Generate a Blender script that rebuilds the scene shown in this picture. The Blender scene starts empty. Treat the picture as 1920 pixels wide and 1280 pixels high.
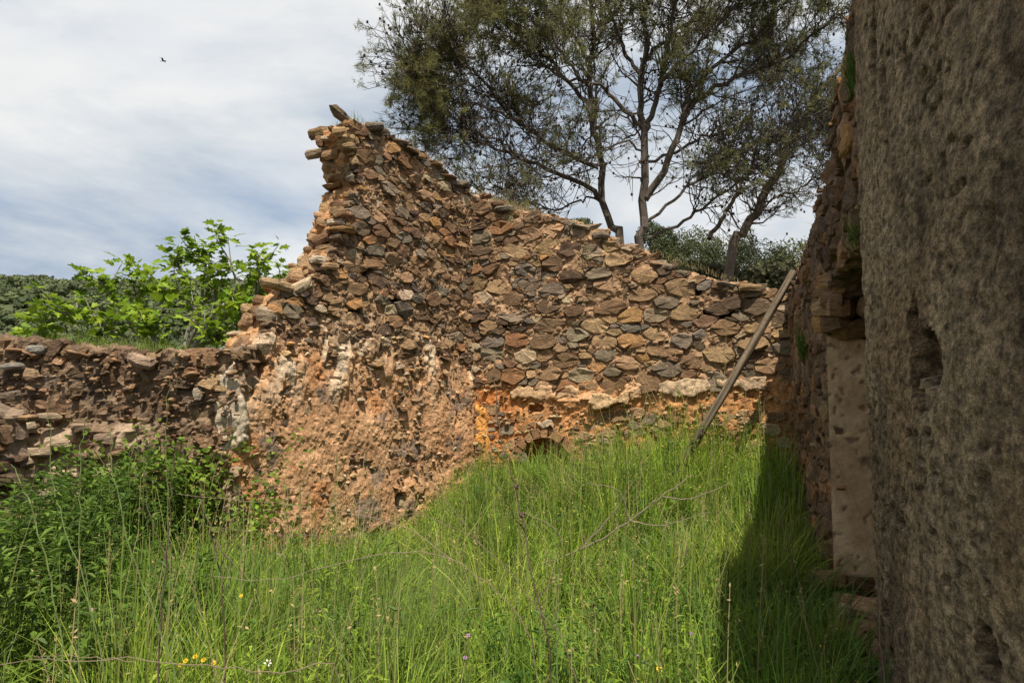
import bpy, math, random
import numpy as np
from mathutils import Vector

# ------------------------------------------------------------------ camera, sky, sun, exposure
SC = bpy.context.scene
COL = SC.collection
F = 1371.0                       # focal length in pixels of a 1920 px wide frame
PITCH = math.atan(100.0 / F)
EYE = 1.6
cam_d = bpy.data.cameras.new('camera'); cam = bpy.data.objects.new('camera', cam_d); COL.objects.link(cam)
cam_d.sensor_width = 36.0; cam_d.lens = F / 1920 * 36; cam_d.clip_start = 0.05; cam_d.clip_end = 5000
cam.location = (0, 0, EYE); cam.rotation_euler = (math.pi / 2 + PITCH, 0, 0)
SC.camera = cam

SUNV = Vector((0.055, -0.50, 1.0)).normalized()
W = bpy.data.worlds.new('World'); SC.world = W; W.use_nodes = True
nt = W.node_tree; N_ = nt.nodes; L_ = nt.links
for n in list(N_): N_.remove(n)
out = N_.new('ShaderNodeOutputWorld'); bg = N_.new('ShaderNodeBackground'); L_.new(bg.outputs[0], out.inputs[0])
bg.inputs['Strength'].default_value = 0.1
sky = N_.new('ShaderNodeTexSky'); sky.sky_type = 'NISHITA'; sky.sun_disc = False
sky.sun_elevation = math.asin(SUNV.z); sky.sun_rotation = math.atan2(SUNV.x, SUNV.y)
tc = N_.new('ShaderNodeTexCoord'); sep = N_.new('ShaderNodeSeparateXYZ'); L_.new(tc.outputs['Generated'], sep.inputs[0])
def wm(op, a, b=None):
    m = N_.new('ShaderNodeMath'); m.operation = op
    for i, v in enumerate((a, b)):
        if v is None: continue
        if isinstance(v, (int, float)): m.inputs[i].default_value = v
        else: L_.new(v, m.inputs[i])
    return m.outputs[0]
zc = wm('ADD', wm('MAXIMUM', sep.outputs['Z'], 0.0), 0.22)
cmb = N_.new('ShaderNodeCombineXYZ')
L_.new(wm('DIVIDE', sep.outputs['X'], zc), cmb.inputs[0]); L_.new(wm('DIVIDE', sep.outputs['Y'], zc), cmb.inputs[1])
mp = N_.new('ShaderNodeMapping'); L_.new(cmb.outputs[0], mp.inputs[0])
mp.inputs['Location'].default_value = (7.3, 2.2, 0.0); mp.inputs['Rotation'].default_value = (0, 0, math.radians(0)); mp.inputs['Scale'].default_value = (0.8, 1.0, 1)
def wnoise(scale, detail, rough, dist):
    n = N_.new('ShaderNodeTexNoise'); n.inputs['Scale'].default_value = scale; n.inputs['Detail'].default_value = detail
    n.inputs['Roughness'].default_value = rough; n.inputs['Distortion'].default_value = dist
    L_.new(mp.outputs[0], n.inputs['Vector']); return n.outputs[0]
def wramp(src, stops):
    r = N_.new('ShaderNodeValToRGB'); L_.new(src, r.inputs[0])
    e = r.color_ramp.elements
    while len(e) < len(stops): e.new(0.5)
    for i, (p, c) in enumerate(stops): e[i].position = p; e[i].color = (*c, 1)
    return r.outputs[0]
big = wnoise(0.9, 9, 0.58, 0.35)
cloudcol = wramp(big, [(0.34, (0.38, 0.46, 0.58)), (0.44, (0.60, 0.65, 0.71)), (0.54, (0.80, 0.81, 0.82)), (0.72, (0.90, 0.90, 0.90))])
sc_ = N_.new('ShaderNodeMix'); sc_.data_type = 'RGBA'; sc_.blend_type = 'MULTIPLY'; sc_.inputs[0].default_value = 1
L_.new(cloudcol, sc_.inputs[6]); sc_.inputs[7].default_value = (6.5, 6.5, 6.45, 1)
cover = wramp(wnoise(1.6, 6, 0.55, 0.4), [(0.30, (0.80,) * 3), (0.50, (1.0,) * 3)])
mx = N_.new('ShaderNodeMix'); mx.data_type = 'RGBA'
L_.new(cover, mx.inputs[0]); L_.new(sky.outputs[0], mx.inputs[6]); L_.new(sc_.outputs[2], mx.inputs[7])
L_.new(mx.outputs[2], bg.inputs['Color'])

sun_d = bpy.data.lights.new('sun', 'SUN'); sun = bpy.data.objects.new('sun', sun_d); COL.objects.link(sun)
sun_d.energy = 5.0; sun_d.angle = math.radians(0.55); sun_d.color = (1.0, 0.92, 0.78)
sun.rotation_euler = SUNV.to_track_quat('Z', 'Y').to_euler(); sun.location = SUNV * 60
SC.view_settings.view_transform = 'Standard'; SC.view_settings.look = 'None'
SC.view_settings.exposure = 0.72; SC.view_settings.gamma = 1.0; SC.view_settings.use_curve_mapping = False
SC.render.engine = 'CYCLES'; SC.cycles.max_bounces = 5; SC.cycles.use_denoising = True

# ------------------------------------------------------------------ helpers
cp, sp = math.cos(PITCH), math.sin(PITCH)
def ray(px, py):
    a = (px - 960) / F; b = (640 - py) / F
    return np.array([a, cp - b * sp, sp + b * cp])
def at(px, py, Y):
    r = ray(px, py); t = Y / r[1]
    return np.array([r[0] * t, Y, EYE + r[2] * t])
def ground_pt(px, py):
    r = ray(px, py); t = -EYE / r[2]
    return np.array([r[0] * t, r[1] * t])

def _hash(ix, iy, iz, seed):
    h = (ix * 374761393 + iy * 668265263 + iz * 2147483647 + seed * 974711) & 0xFFFFFFFF
    h = ((h ^ (h >> 13)) * 1274126177) & 0xFFFFFFFF
    h = ((h ^ (h >> 16)) * 2246822519) & 0xFFFFFFFF
    h = h ^ (h >> 15)
    return (h & 0xFFFFFF) / float(0x7FFFFF) - 1.0
def vnoise(P, seed=0):
    P = np.asarray(P, float); i = np.floor(P).astype(np.int64); f = P - i; f = f * f * f * (f * (f * 6 - 15) + 10)
    r = 0
    for dx in (0, 1):
        wx = f[:, 0] if dx else 1 - f[:, 0]
        for dy in (0, 1):
            wy = f[:, 1] if dy else 1 - f[:, 1]
            for dz in (0, 1):
                wz = f[:, 2] if dz else 1 - f[:, 2]
                r = r + wx * wy * wz * _hash(i[:, 0] + dx, i[:, 1] + dy, i[:, 2] + dz, seed)
    return r
def fbm(P, scale, octv=4, seed=0, gain=0.5):
    P = np.asarray(P, float) * scale; a = 1.0; s = 0; tot = 0
    for k in range(octv):
        s = s + a * vnoise(P * (2.03 ** k) + 17.3 * k, seed + k); tot += a; a *= gain
    return s / tot
def sstep(a, b, x):
    t = np.clip((x - a) / (b - a), 0, 1); return t * t * (3 - 2 * t)
def mix(c1, c2, t):
    t = np.asarray(t)[:, None]; return np.asarray(c1) * (1 - t) + np.asarray(c2) * t

def mk(name, V, faces, mat, parent=None, col=None, smooth=False, origin=None):
    """faces: list of int arrays (M,k)."""
    V = np.asarray(V, np.float32)
    if origin is not None: V = V - np.asarray(origin, np.float32)
    if not isinstance(faces, list): faces = [faces]
    faces = [np.asarray(f, np.int32) for f in faces if len(f)]
    me = bpy.data.meshes.new(name)
    nl = sum(f.size for f in faces); nf = sum(len(f) for f in faces)
    me.vertices.add(len(V)); me.vertices.foreach_set('co', V.ravel())
    me.loops.add(nl); me.loops.foreach_set('vertex_index', np.concatenate([f.ravel() for f in faces]))
    me.polygons.add(nf)
    tot = np.concatenate([np.full(len(f), f.shape[1], np.int32) for f in faces])
    st = np.concatenate([[0], np.cumsum(tot)[:-1]]).astype(np.int32)
    me.polygons.foreach_set('loop_start', st); me.polygons.foreach_set('loop_total', tot)
    me.polygons.foreach_set('use_smooth', np.full(nf, smooth))
    if col is not None:
        a = me.color_attributes.new('col', 'FLOAT_COLOR', 'POINT')
        c = np.ones((len(V), 4), np.float32); c[:, :3] = col
        a.data.foreach_set('color', c.ravel())
    me.update(calc_edges=True)
    me.materials.append(mat)
    o = bpy.data.objects.new(name, me); COL.objects.link(o)
    if origin is not None: o.location = origin
    if parent is not None: o.parent = parent
    return o
class MB:
    def __init__(s): s.v = []; s.f = {}; s.c = []; s.n = 0
    def add(s, V, faces, col):
        V = np.asarray(V, float)
        if not isinstance(faces, list): faces = [faces]
        for f in faces:
            f = np.asarray(f, np.int64)
            if len(f): s.f.setdefault(f.shape[1], []).append(f + s.n)
        s.v.append(V); c = np.asarray(col, float)
        s.c.append(np.broadcast_to(c, (len(V), 3)).copy() if c.ndim == 1 else c); s.n += len(V)
    def build(s, name, mat, parent=None, smooth=False):
        return mk(name, np.concatenate(s.v), [np.concatenate(x) for x in s.f.values()], mat, parent, np.concatenate(s.c), smooth)
def tag(o, label=None, cat=None, group=None, kind=None):
    if label: o['label'] = label
    if cat: o['category'] = cat
    if group: o['group'] = group
    if kind: o['kind'] = kind
    return o
def empty(name, loc, label, cat, group=None):
    o = bpy.data.objects.new(name, None); COL.objects.link(o)
    o.empty_display_size = 0.1
    o['base'] = [float(x) for x in loc]
    return tag(o, label, cat, group)
def tube(mb, pts, radii, col, sides=6):
    pts = np.asarray(pts, float); n = len(pts); radii = np.broadcast_to(np.asarray(radii, float), (n,))
    T = np.gradient(pts, axis=0); T /= np.linalg.norm(T, axis=1)[:, None] + 1e-9
    A = np.empty_like(T); a = np.cross(T[0], (1, 0, 0) if abs(T[0, 0]) < .8 else (0, 1, 0))
    for i in range(n):
        a = a - T[i] * (a @ T[i]); a = a / (math.sqrt(a @ a) + 1e-12); A[i] = a
    B = np.cross(T, A)
    ang = np.arange(sides) * 2 * math.pi / sides
    V = pts[:, None] + radii[:, None, None] * (A[:, None] * np.cos(ang)[None, :, None] + B[:, None] * np.sin(ang)[None, :, None])
    V = V.reshape(-1, 3)
    i = np.arange(n - 1)[:, None] * sides; j = np.arange(sides)[None]; k = (j + 1) % sides
    Q = np.stack([i + j, i + k, i + sides + k, i + sides + j], -1).reshape(-1, 4)
    mb.add(V, Q, col)
def spline(pts, n):
    pts = np.asarray(pts, float); m = len(pts)
    t = np.linspace(0, m - 1, n); i = np.clip(t.astype(int), 0, m - 2); f = (t - i)[:, None]
    P = np.concatenate([[2 * pts[0] - pts[1]], pts, [2 * pts[-1] - pts[-2]]])
    p0, p1, p2, p3 = P[i], P[i + 1], P[i + 2], P[i + 3]
    return 0.5 * (2 * p1 + (p2 - p0) * f + (2 * p0 - 5 * p1 + 4 * p2 - p3) * f ** 2 + (3 * p1 - p0 - 3 * p2 + p3) * f ** 3)

# ------------------------------------------------------------------ materials
def mat_attr(name, rough=0.9, var=0.35, nscale=30, bump=0.6, bscale=60, bdist=0.01, stretch=(1, 1, 1), trans=0.0, spec=0.2, vor=0.0, nr=0.25):
    m = bpy.data.materials.new(name); m.use_nodes = True; t = m.node_tree; n = t.nodes; l = t.links
    b = n['Principled BSDF']; b.inputs['Roughness'].default_value = rough; b.inputs['Specular IOR Level'].default_value = spec
    at_ = n.new('ShaderNodeAttribute'); at_.attribute_name = 'col'
    g = n.new('ShaderNodeNewGeometry'); mpn = n.new('ShaderNodeMapping'); l.new(g.outputs['Position'], mpn.inputs[0]); mpn.inputs['Scale'].default_value = stretch
    cur = at_.outputs['Color']
    if var > 0:
        for sc, amt in ((nscale, var), (nscale * 6.3, var * 0.7)):
            nz = n.new('ShaderNodeTexNoise'); nz.inputs['Scale'].default_value = sc; nz.inputs['Detail'].default_value = 5; nz.inputs['Roughness'].default_value = 0.65
            l.new(mpn.outputs[0], nz.inputs['Vector'])
            mr = n.new('ShaderNodeMapRange'); mr.inputs[1].default_value = 0.5 - nr; mr.inputs[2].default_value = 0.5 + nr
            mr.inputs[3].default_value = 1 - amt; mr.inputs[4].default_value = 1 + amt; l.new(nz.outputs[0], mr.inputs[0])
            mm = n.new('ShaderNodeMix'); mm.data_type = 'RGBA'; mm.blend_type = 'MULTIPLY'; mm.inputs[0].default_value = 1
            l.new(cur, mm.inputs[6]); l.new(mr.outputs[0], mm.inputs[7]); cur = mm.outputs[2]
    l.new(cur, b.inputs['Base Color'])
    if bump > 0:
        nz = n.new('ShaderNodeTexNoise'); nz.inputs['Scale'].default_value = bscale; nz.inputs['Detail'].default_value = 8; nz.inputs['Roughness'].default_value = 0.7
        l.new(mpn.outputs[0], nz.inputs['Vector']); h = nz.outputs[0]
        if vor > 0:
            vo = n.new('ShaderNodeTexVoronoi'); vo.inputs['Scale'].default_value = bscale * 1.5; l.new(mpn.outputs[0], vo.inputs['Vector'])
            ma = n.new('ShaderNodeMath'); ma.operation = 'MULTIPLY_ADD'; l.new(vo.outputs['Distance'], ma.inputs[0]); ma.inputs[1].default_value = vor; l.new(h, ma.inputs[2]); h = ma.outputs[0]
        bp = n.new('ShaderNodeBump'); bp.inputs['Strength'].default_value = bump; bp.inputs['Distance'].default_value = bdist
        l.new(h, bp.inputs['Height']); l.new(bp.outputs[0], b.inputs['Normal'])
    if trans > 0:
        tr = n.new('ShaderNodeBsdfTranslucent'); l.new(cur, tr.inputs['Color'])
        ms = n.new('ShaderNodeMixShader'); ms.inputs[0].default_value = trans
        o = n['Material Output']; l.new(b.outputs[0], ms.inputs[1]); l.new(tr.outputs[0], ms.inputs[2]); l.new(ms.outputs[0], o.inputs['Surface'])
    return m
M_STONE = mat_attr('stone', 0.88, 0.36, 14, 1.0, 30, 0.05, (1, 1, 2.4), vor=0.1, nr=.19)
M_MORTAR = mat_attr('earth_mortar', 0.95, 0.34, 20, 0.8, 60, 0.02, vor=0.12, nr=.17)
M_PLASTER = mat_attr('weathered_plaster', 0.92, 0.6, 34, 1.0, 60, 0.03, (.8, .5, .85), vor=0.3, nr=.13)
M_REVEAL = mat_attr('smooth_plaster', 0.9, 0.22, 18, 0.6, 60, 0.012, vor=0.1)
M_WOOD = mat_attr('weathered_wood', 0.8, 0.3, 10, 0.6, 30, 0.01)
M_BARK = mat_attr('bark', 0.9, 0.35, 14, 0.7, 25, 0.02, (1, 1, 0.4))
M_GRASS = mat_attr('grass_blade', 0.7, 0.0, bump=0, trans=0.36, spec=0.10)
M_LEAF = mat_attr('leaf', 0.55, 0.18, 25, 0.0, trans=0.38, spec=0.22)
M_NEEDLE = mat_attr('needle', 0.6, 0.0, bump=0, trans=0.4)
M_FAR = mat_attr('far_foliage', 0.8, 0.0, bump=0, trans=0.15)
M_SOIL = mat_attr('soil', 0.95, 0.4, 6, 0.8, 20, 0.03)
M_PETAL = mat_attr('petal', 0.6, 0.0, bump=0, trans=0.3)
M_DRY = mat_attr('dry_stem', 0.8, 0.25, 30, 0.0)

# ------------------------------------------------------------------ wall frame, cores and stones
class Wall:
    def __init__(s, P0, P1):
        s.P0 = np.asarray(P0, float); s.P1 = np.asarray(P1, float); e = s.P1 - s.P0; s.len = np.linalg.norm(e)
        s.d = e / s.len; s.n = np.array([s.d[1], -s.d[0]])
    def w(s, u, z, h=0.0):
        u = np.asarray(u, float); z = np.asarray(z, float); h = np.asarray(h, float) + 0 * u
        xy = s.P0 + u[..., None] * s.d + h[..., None] * s.n
        return np.concatenate([xy, (z + 0 * u)[..., None]], -1)
    def px(s, x, y, h=0.0):
        r = ray(x, y); o = np.array([0, 0]) - s.P0 - s.n * h
        t = -(o @ s.n) / (r[:2] @ s.n); p = o + r[:2] * t
        return np.array([p @ s.d, EYE + r[2] * t])
    def uzh(s, V):
        q = V[:, :2] - s.P0; return q @ s.d, V[:, 2], q @ s.n
def poly_in(P, poly):
    P = np.asarray(P, float); x, y = P[:, 0], P[:, 1]; ins = np.zeros(len(P), bool); m = len(poly)
    for i in range(m):
        x1, y1 = poly[i]; x2, y2 = poly[(i + 1) % m]
        c = ((y1 > y) != (y2 > y)) & (x < (x2 - x1) * (y - y1) / (y2 - y1 + 1e-12) + x1); ins ^= c
    return ins
def poly_dist(P, poly):
    P = np.asarray(P, float); d = np.full(len(P), 1e9); m = len(poly)
    for i in range(m):
        a = np.asarray(poly[i]); b = np.asarray(poly[(i + 1) % m]); e = b - a
        t = np.clip(((P - a) @ e) / (e @ e + 1e-12), 0, 1); d = np.minimum(d, np.linalg.norm(P - a - t[:, None] * e, axis=1))
    return d
def rough_poly(poly, step, amp, rng, closed_bottom=-0.2):
    res = []; m = len(poly)
    for i in range(m):
        a = np.asarray(poly[i], float); b = np.asarray(poly[(i + 1) % m], float); L = np.linalg.norm(b - a); k = max(1, int(L / step))
        for j in range(k):
            p = a + (b - a) * j / k
            if p[1] > 0.15 and k > 1: p = p + rng.uniform(-amp, amp, 2)
            res.append(p)
    return np.array(res)
def prism(wall, poly, h0, h1):
    m = len(poly); V = np.concatenate([wall.w(poly[:, 0], poly[:, 1], h0), wall.w(poly[:, 0], poly[:, 1], h1)])
    side = [[i, (i + 1) % m, m + (i + 1) % m, m + i] for i in range(m)]
    return V, [list(range(m))[::-1], list(range(m, 2 * m))] + side
def remesh(prisms, voxel):
    import bmesh
    bm = bmesh.new()
    for V, Fc in prisms:
        vs = [bm.verts.new(v) for v in V]
        for f in Fc: bm.faces.new([vs[i] for i in f])
    bmesh.ops.recalc_face_normals(bm, faces=bm.faces)
    bmesh.ops.triangulate(bm, faces=[f for f in bm.faces if len(f.verts) > 4])
    me = bpy.data.meshes.new('tmp'); bm.to_mesh(me); bm.free()
    o = bpy.data.objects.new('tmp', me); COL.objects.link(o)
    md = o.modifiers.new('r', 'REMESH'); md.mode = 'VOXEL'; md.voxel_size = voxel
    dg = bpy.context.evaluated_depsgraph_get(); ev = o.evaluated_get(dg); m2 = ev.to_mesh()
    nv = len(m2.vertices); V = np.empty(nv * 3, np.float32); m2.vertices.foreach_get('co', V)
    Nn = np.empty(nv * 3, np.float32); m2.vertices.foreach_get('normal', Nn)
    nf = len(m2.polygons); lt = np.empty(nf, np.int32); m2.polygons.foreach_get('loop_total', lt)
    li = np.empty(len(m2.loops), np.int32); m2.loops.foreach_get('vertex_index', li)
    st = np.concatenate([[0], np.cumsum(lt)[:-1]])
    fq = li[st[lt == 4][:, None] + np.arange(4)]; ft = li[st[lt == 3][:, None] + np.arange(3)] if (lt == 3).any() else np.zeros((0, 3), int)
    ev.to_mesh_clear(); bpy.data.objects.remove(o); bpy.data.meshes.remove(me)
    return V.reshape(-1, 3).astype(float), Nn.reshape(-1, 3).astype(float), [fq, ft]

PAL = {'brown': (.21, .135, .085), 'tan': (.34, .235, .145), 'dark': (.105, .078, .062), 'grey': (.20, .178, .15), 'slate': (.135, .132, .125),
       'ochre': (.36, .21, .095), 'rust': (.25, .13, .07), 'pale': (.46, .385, .29), 'umber': (.155, .10, .068), 'sand': (.40, .285, .17)}
def pick(rng, wts):
    k = list(wts); p = np.array([wts[x] for x in k], float); c = np.array(PAL[k[rng.choice(len(k), p=p / p.sum())]])
    return np.clip((c * .78 + np.array((.24, .155, .09)) * .22) * np.array((1.06, .99, .88)) * rng.uniform(0.72, 1.25) * rng.uniform(0.96, 1.04, 3), 0.02, 0.8)

def pack(region, rfun, tries, rng, asp=1.8, fill=0.74, rmax=.2):
    """dart throwing of stones with uneven sizes; big ones first"""
    poly = np.asarray(region); lo = poly.min(0); hi = poly.max(0)
    P = rng.uniform(lo, hi, (tries, 2)); P = P[poly_in(P, poly)]
    R = rfun(P, rng); o = np.argsort(-R, kind='stable'); P = P[o]; R = R[o]
    keep = []; K = np.zeros((0, 3))
    cell = {}; g = 0.2
    for p, r in zip(P, R):
        if r <= 0: continue
        ci, cj = int(p[0] / g), int(p[1] * asp / g); rad = int((r + rmax) / g) + 1; ok = True
        for a in range(ci - rad, ci + rad + 1):
            for b in range(cj - rad, cj + rad + 1):
                for (x, y, q) in cell.get((a, b), ()):
                    if (x - p[0]) ** 2 + ((y - p[1]) * asp) ** 2 < (fill * (r + q)) ** 2: ok = False; break
                if not ok: break
            if not ok: break
        if ok: cell.setdefault((ci, cj), []).append((p[0], p[1], r)); keep.append((p[0], p[1], r))
    fine = rng.uniform(lo, hi, (tries, 2)); fine = fine[poly_in(fine, poly)]; rf = np.where(rfun(fine, rng) > 0, rng.uniform(.016, .034, len(fine)), -1)
    for p, r in zip(fine, rf):                      # chinking between the larger stones
        if r <= 0: continue
        ci, cj = int(p[0] / g), int(p[1] * asp / g); ok = True
        for a in range(ci - 2, ci + 3):
            for b in range(cj - 2, cj + 3):
                for (x, y, q) in cell.get((a, b), ()):
                    if (x - p[0]) ** 2 + ((y - p[1]) * asp) ** 2 < (.80 * (r + q)) ** 2: ok = False; break
        if ok: cell.setdefault((ci, cj), []).append((p[0], p[1], r)); keep.append((p[0], p[1], r))
    return np.array(keep)
def clip_poly(poly, nx, ny, c):
    res = []; m = len(poly)
    for i in range(m):
        a = poly[i]; b = poly[(i + 1) % m]; da = a[0] * nx + a[1] * ny - c; db = b[0] * nx + b[1] * ny - c
        if da <= 0: res.append(a)
        if (da < 0 < db) or (db < 0 < da):
            t = da / (da - db); res.append((a[0] + (b[0] - a[0]) * t, a[1] + (b[1] - a[1]) * t))
    return res
def cells(K, rng, asp=1.8, gap=0.006):
    """power-diagram cells of the packed stones, with mortar gaps, in (u,z)"""
    X = K[:, 0]; Y = K[:, 1] * asp; R = K[:, 2]; res = []
    for i in range(len(K)):
        r = R[i]; a_, b_ = r * rng.uniform(1.4, 1.9), r * rng.uniform(1.2, 1.6); sk = rng.normal(0, .07)
        cx = [(-.84, -1), (.84, -1), (1, -.75), (1, .75), (.84, 1), (-.84, 1), (-1, .75), (-1, -.75)]
        poly = [(X[i] + a_ * (x + rng.uniform(-.22, .22)) + sk * b_ * y, Y[i] + b_ * (y + rng.uniform(-.16, .16)) + .08 * sk * a_ * x) for x, y in cx]
        d2 = (X - X[i]) ** 2 + (Y - Y[i]) ** 2
        for j in np.where((d2 < (R[i] * 2.2 + R * 2.2) ** 2) & (d2 > 0))[0]:
            dx, dy = X[j] - X[i], Y[j] - Y[i]; D = math.hypot(dx, dy); nx, ny = dx / D, dy / D
            s = (D * D + R[i] ** 2 - R[j] ** 2) / (2 * D) - gap
            poly = clip_poly(poly, nx, ny, X[i] * nx + Y[i] * ny + s)
            if len(poly) < 3: break
        if len(poly) < 3: continue
        q = np.array(poly)
        # cut the corners, then merge points that are close
        q2 = []
        for k in range(len(q)):
            a, b = q[k], q[(k + 1) % len(q)]; f = rng.uniform(0.06, 0.2); q2 += [a + (b - a) * f, a + (b - a) * (1 - f)]
        q = [q2[0]]
        for p in q2[1:]:
            if np.linalg.norm(p - q[-1]) > R[i] * 0.20: q.append(p)
        if np.linalg.norm(q[0] - q[-1]) < R[i] * 0.20: q.pop()
        if len(q) < 4: continue
        q = np.array(q); q[:, 1] /= asp
        res.append((i, q))
    return res
def area(q): x, y = q[:, 0], q[:, 1]; return 0.5 * abs(np.dot(x, np.roll(y, -1)) - np.dot(y, np.roll(x, -1)))
def stone_mesh(wall, q, proud, rng, tilt=0.14, back=0.09):
    c = q.mean(0); m = len(q); R = math.sqrt(area(q)); tu, tz = rng.normal(0, tilt, 2); tz -= 0.03
    def hh(p, base): return base + (p[:, 0] - c[0]) * tu + (p[:, 1] - c[1]) * tz
    r1 = c + (q - c) * rng.uniform(0.95, 1.03, (m, 1)); e = rng.uniform(0.05, 0.16) * R
    r2 = c + (q - c) * rng.uniform(0.78, 0.95, (m, 1)) + rng.normal(0, 0.04 * R, (m, 2))
    h1 = hh(r1, proud - e) + rng.normal(0, 0.045 * R, m); h2 = hh(r2, proud) + rng.normal(0, 0.04 * R, m)
    cc = c + rng.normal(0, 0.12 * R, 2); hc = proud + rng.normal(0.0, 0.04 * R)
    V = np.concatenate([wall.w(q[:, 0], q[:, 1], -back), wall.w(r1[:, 0], r1[:, 1], h1), wall.w(r2[:, 0], r2[:, 1], h2), wall.w(cc[0:1], cc[1:2], hc)])
    i = np.arange(m); k = (i + 1) % m
    Q = np.concatenate([np.stack([i, k, m + k, m + i], 1), np.stack([m + i, m + k, 2 * m + k, 2 * m + i], 1)])
    T = np.stack([2 * m + i, 2 * m + k, np.full(m, 3 * m)], 1)
    return V, [Q, T]
def slab_mesh(c, rx, ry, th, rng, yaw=0.0, tilt=0.12, ns=None):
    """flat rubble stone lying on its bed: three uneven rings and two caps"""
    ns = ns or rng.integers(6, 9); an = np.sort(np.arange(ns) * 6.283 / ns + rng.uniform(-.3, .3, ns)); sh = rng.uniform(0.75, 1.2, ns)
    rings = []
    for zz, s in ((-.5, .82), (-.12, 1.0), (.25, .97), (.5, .78)):
        k = s * sh * rng.uniform(.9, 1.1, ns); rings.append(np.stack([np.cos(an) * rx * k, np.sin(an) * ry * k, th * (zz + rng.uniform(-.1, .1, ns))], 1))
    V = np.concatenate(rings + [np.array([[0, 0, -.5 * th], [0, 0, .52 * th]])])
    i = np.arange(ns); k = (i + 1) % ns; nr = len(rings)
    Q = np.concatenate([np.stack([a * ns + i, a * ns + k, (a + 1) * ns + k, (a + 1) * ns + i], 1) for a in range(nr - 1)])
    T = np.concatenate([np.stack([k, i, np.full(ns, nr * ns)], 1), np.stack([(nr - 1) * ns + i, (nr - 1) * ns + k, np.full(ns, nr * ns + 1)], 1)])
    ax, ay = rng.normal(0, tilt, 2); Rx = np.array([[1, 0, 0], [0, math.cos(ax), -math.sin(ax)], [0, math.sin(ax), math.cos(ax)]])
    Ry = np.array([[math.cos(ay), 0, math.sin(ay)], [0, 1, 0], [-math.sin(ay), 0, math.cos(ay)]])
    Rz = np.array([[math.cos(yaw), -math.sin(yaw), 0], [math.sin(yaw), math.cos(yaw), 0], [0, 0, 1]])
    return V @ (Rz @ Ry @ Rx).T + np.asarray(c), [Q, T]
_t = (1 + 5 ** .5) / 2
ICO = np.array([(-1, _t, 0), (1, _t, 0), (-1, -_t, 0), (1, -_t, 0), (0, -1, _t), (0, 1, _t), (0, -1, -_t), (0, 1, -_t), (_t, 0, -1), (_t, 0, 1), (-_t, 0, -1), (-_t, 0, 1)]) / math.sqrt(1 + _t * _t)
ICOF = np.array([(0, 11, 5), (0, 5, 1), (0, 1, 7), (0, 7, 10), (0, 10, 11), (1, 5, 9), (5, 11, 4), (11, 10, 2), (10, 7, 6), (7, 1, 8), (3, 9, 4), (3, 4, 2), (3, 2, 6), (3, 6, 8), (3, 8, 9), (4, 9, 5), (2, 4, 11), (6, 2, 10), (8, 6, 7), (9, 8, 1)])
def gravel(mb, C, size, cols, rng, flat=0.6):
    n = len(C); S = np.asarray(size)[:, None, None] * rng.uniform(.6, 1.3, (n, 1, 3)) * np.array([1, 1, flat])
    V = ICO[None] * S * rng.uniform(.75, 1.25, (n, 12, 1))
    a = rng.uniform(0, 6.28, n); ca, sa = np.cos(a), np.sin(a)
    X = V[..., 0] * ca[:, None] - V[..., 1] * sa[:, None]; Y = V[..., 0] * sa[:, None] + V[..., 1] * ca[:, None]
    V = np.stack([X, Y, V[..., 2] + 0.4 * X * rng.normal(0, 1, (n, 1)) * .5], -1) + C[:, None]
    Fq = ICOF[None] + (np.arange(n) * 12)[:, None, None]
    mb.add(V.reshape(-1, 3), Fq.reshape(-1, 3), np.repeat(cols, 12, 0))
def fill_stones(wall, parent, K, wts, rng, proudf, maxind=300, tilt=.14, gap=.005, wt2=None):
    cl = cells(K, rng, gap=gap); cl = sorted(cl, key=lambda t: -area(t[1])); rest = MB()
    for idx, (i, q) in enumerate(cl):
        c = q.mean(0); wl = wts(c) if callable(wts) else wts
        V, Fc = stone_mesh(wall, q, proudf(c, K[i, 2], rng), rng, tilt)
        colr = pick(rng, wl); vc = np.clip(colr[None] * rng.uniform(.88, 1.12, (len(V), 1)), 0, 1)
        if idx < maxind: mk('stone', V, Fc, M_STONE, parent, vc, False, origin=V.mean(0))
        else: rest.add(V, Fc, vc)
    if rest.n: tag(rest.build('rubble_stones', M_STONE, parent), kind='stuff')

# ------------------------------------------------------------------ ground and hills
RNG = np.random.default_rng(7)
def heightfield(name, xs, ys, zf, colf, mat, label):
    X, Y = np.meshgrid(xs, ys); P = np.stack([X.ravel(), Y.ravel(), np.zeros(X.size)], 1); P[:, 2] = zf(P)
    nx, ny = len(xs), len(ys); i, j = np.meshgrid(np.arange(nx - 1), np.arange(ny - 1)); a = (j * nx + i).ravel()
    o = mk(name, P, np.stack([a, a + 1, a + nx + 1, a + nx], 1), mat, None, colf(P), True)
    return tag(o, label, kind='structure')
def gz(P):
    rise = .42 * sstep(6.0, 8.8, P[:, 1] + .35 * (P[:, 0] - 1)) * sstep(-1.7, .2, P[:, 0]) * (1 - sstep(3.2, 4.5, P[:, 0])) * (1 - sstep(10, 12, P[:, 1]))
    near = np.exp(-((P[:, 0] / 9) ** 2 + ((P[:, 1] - 6) / 9) ** 2))
    return 0.05 * fbm(P, 0.7, 4, 3) * near - 0.02 + rise
xs = np.concatenate([-np.geomspace(2500, 8.2, 26), np.arange(-8, 8.01, .16), np.geomspace(8.2, 2500, 26)])
ys = np.concatenate([-np.geomspace(400, 1.2, 12), np.arange(-1, 13.01, .16), np.geomspace(13.5, 4000, 34)])
heightfield('ground', xs, ys, gz, lambda P: mix((.075, .056, .034), (.05, .055, .022), sstep(-.2, .3, fbm(P, 1.4, 3, 5))), M_SOIL, 'grassy soil floor of the ruin and the land beyond')
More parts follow.
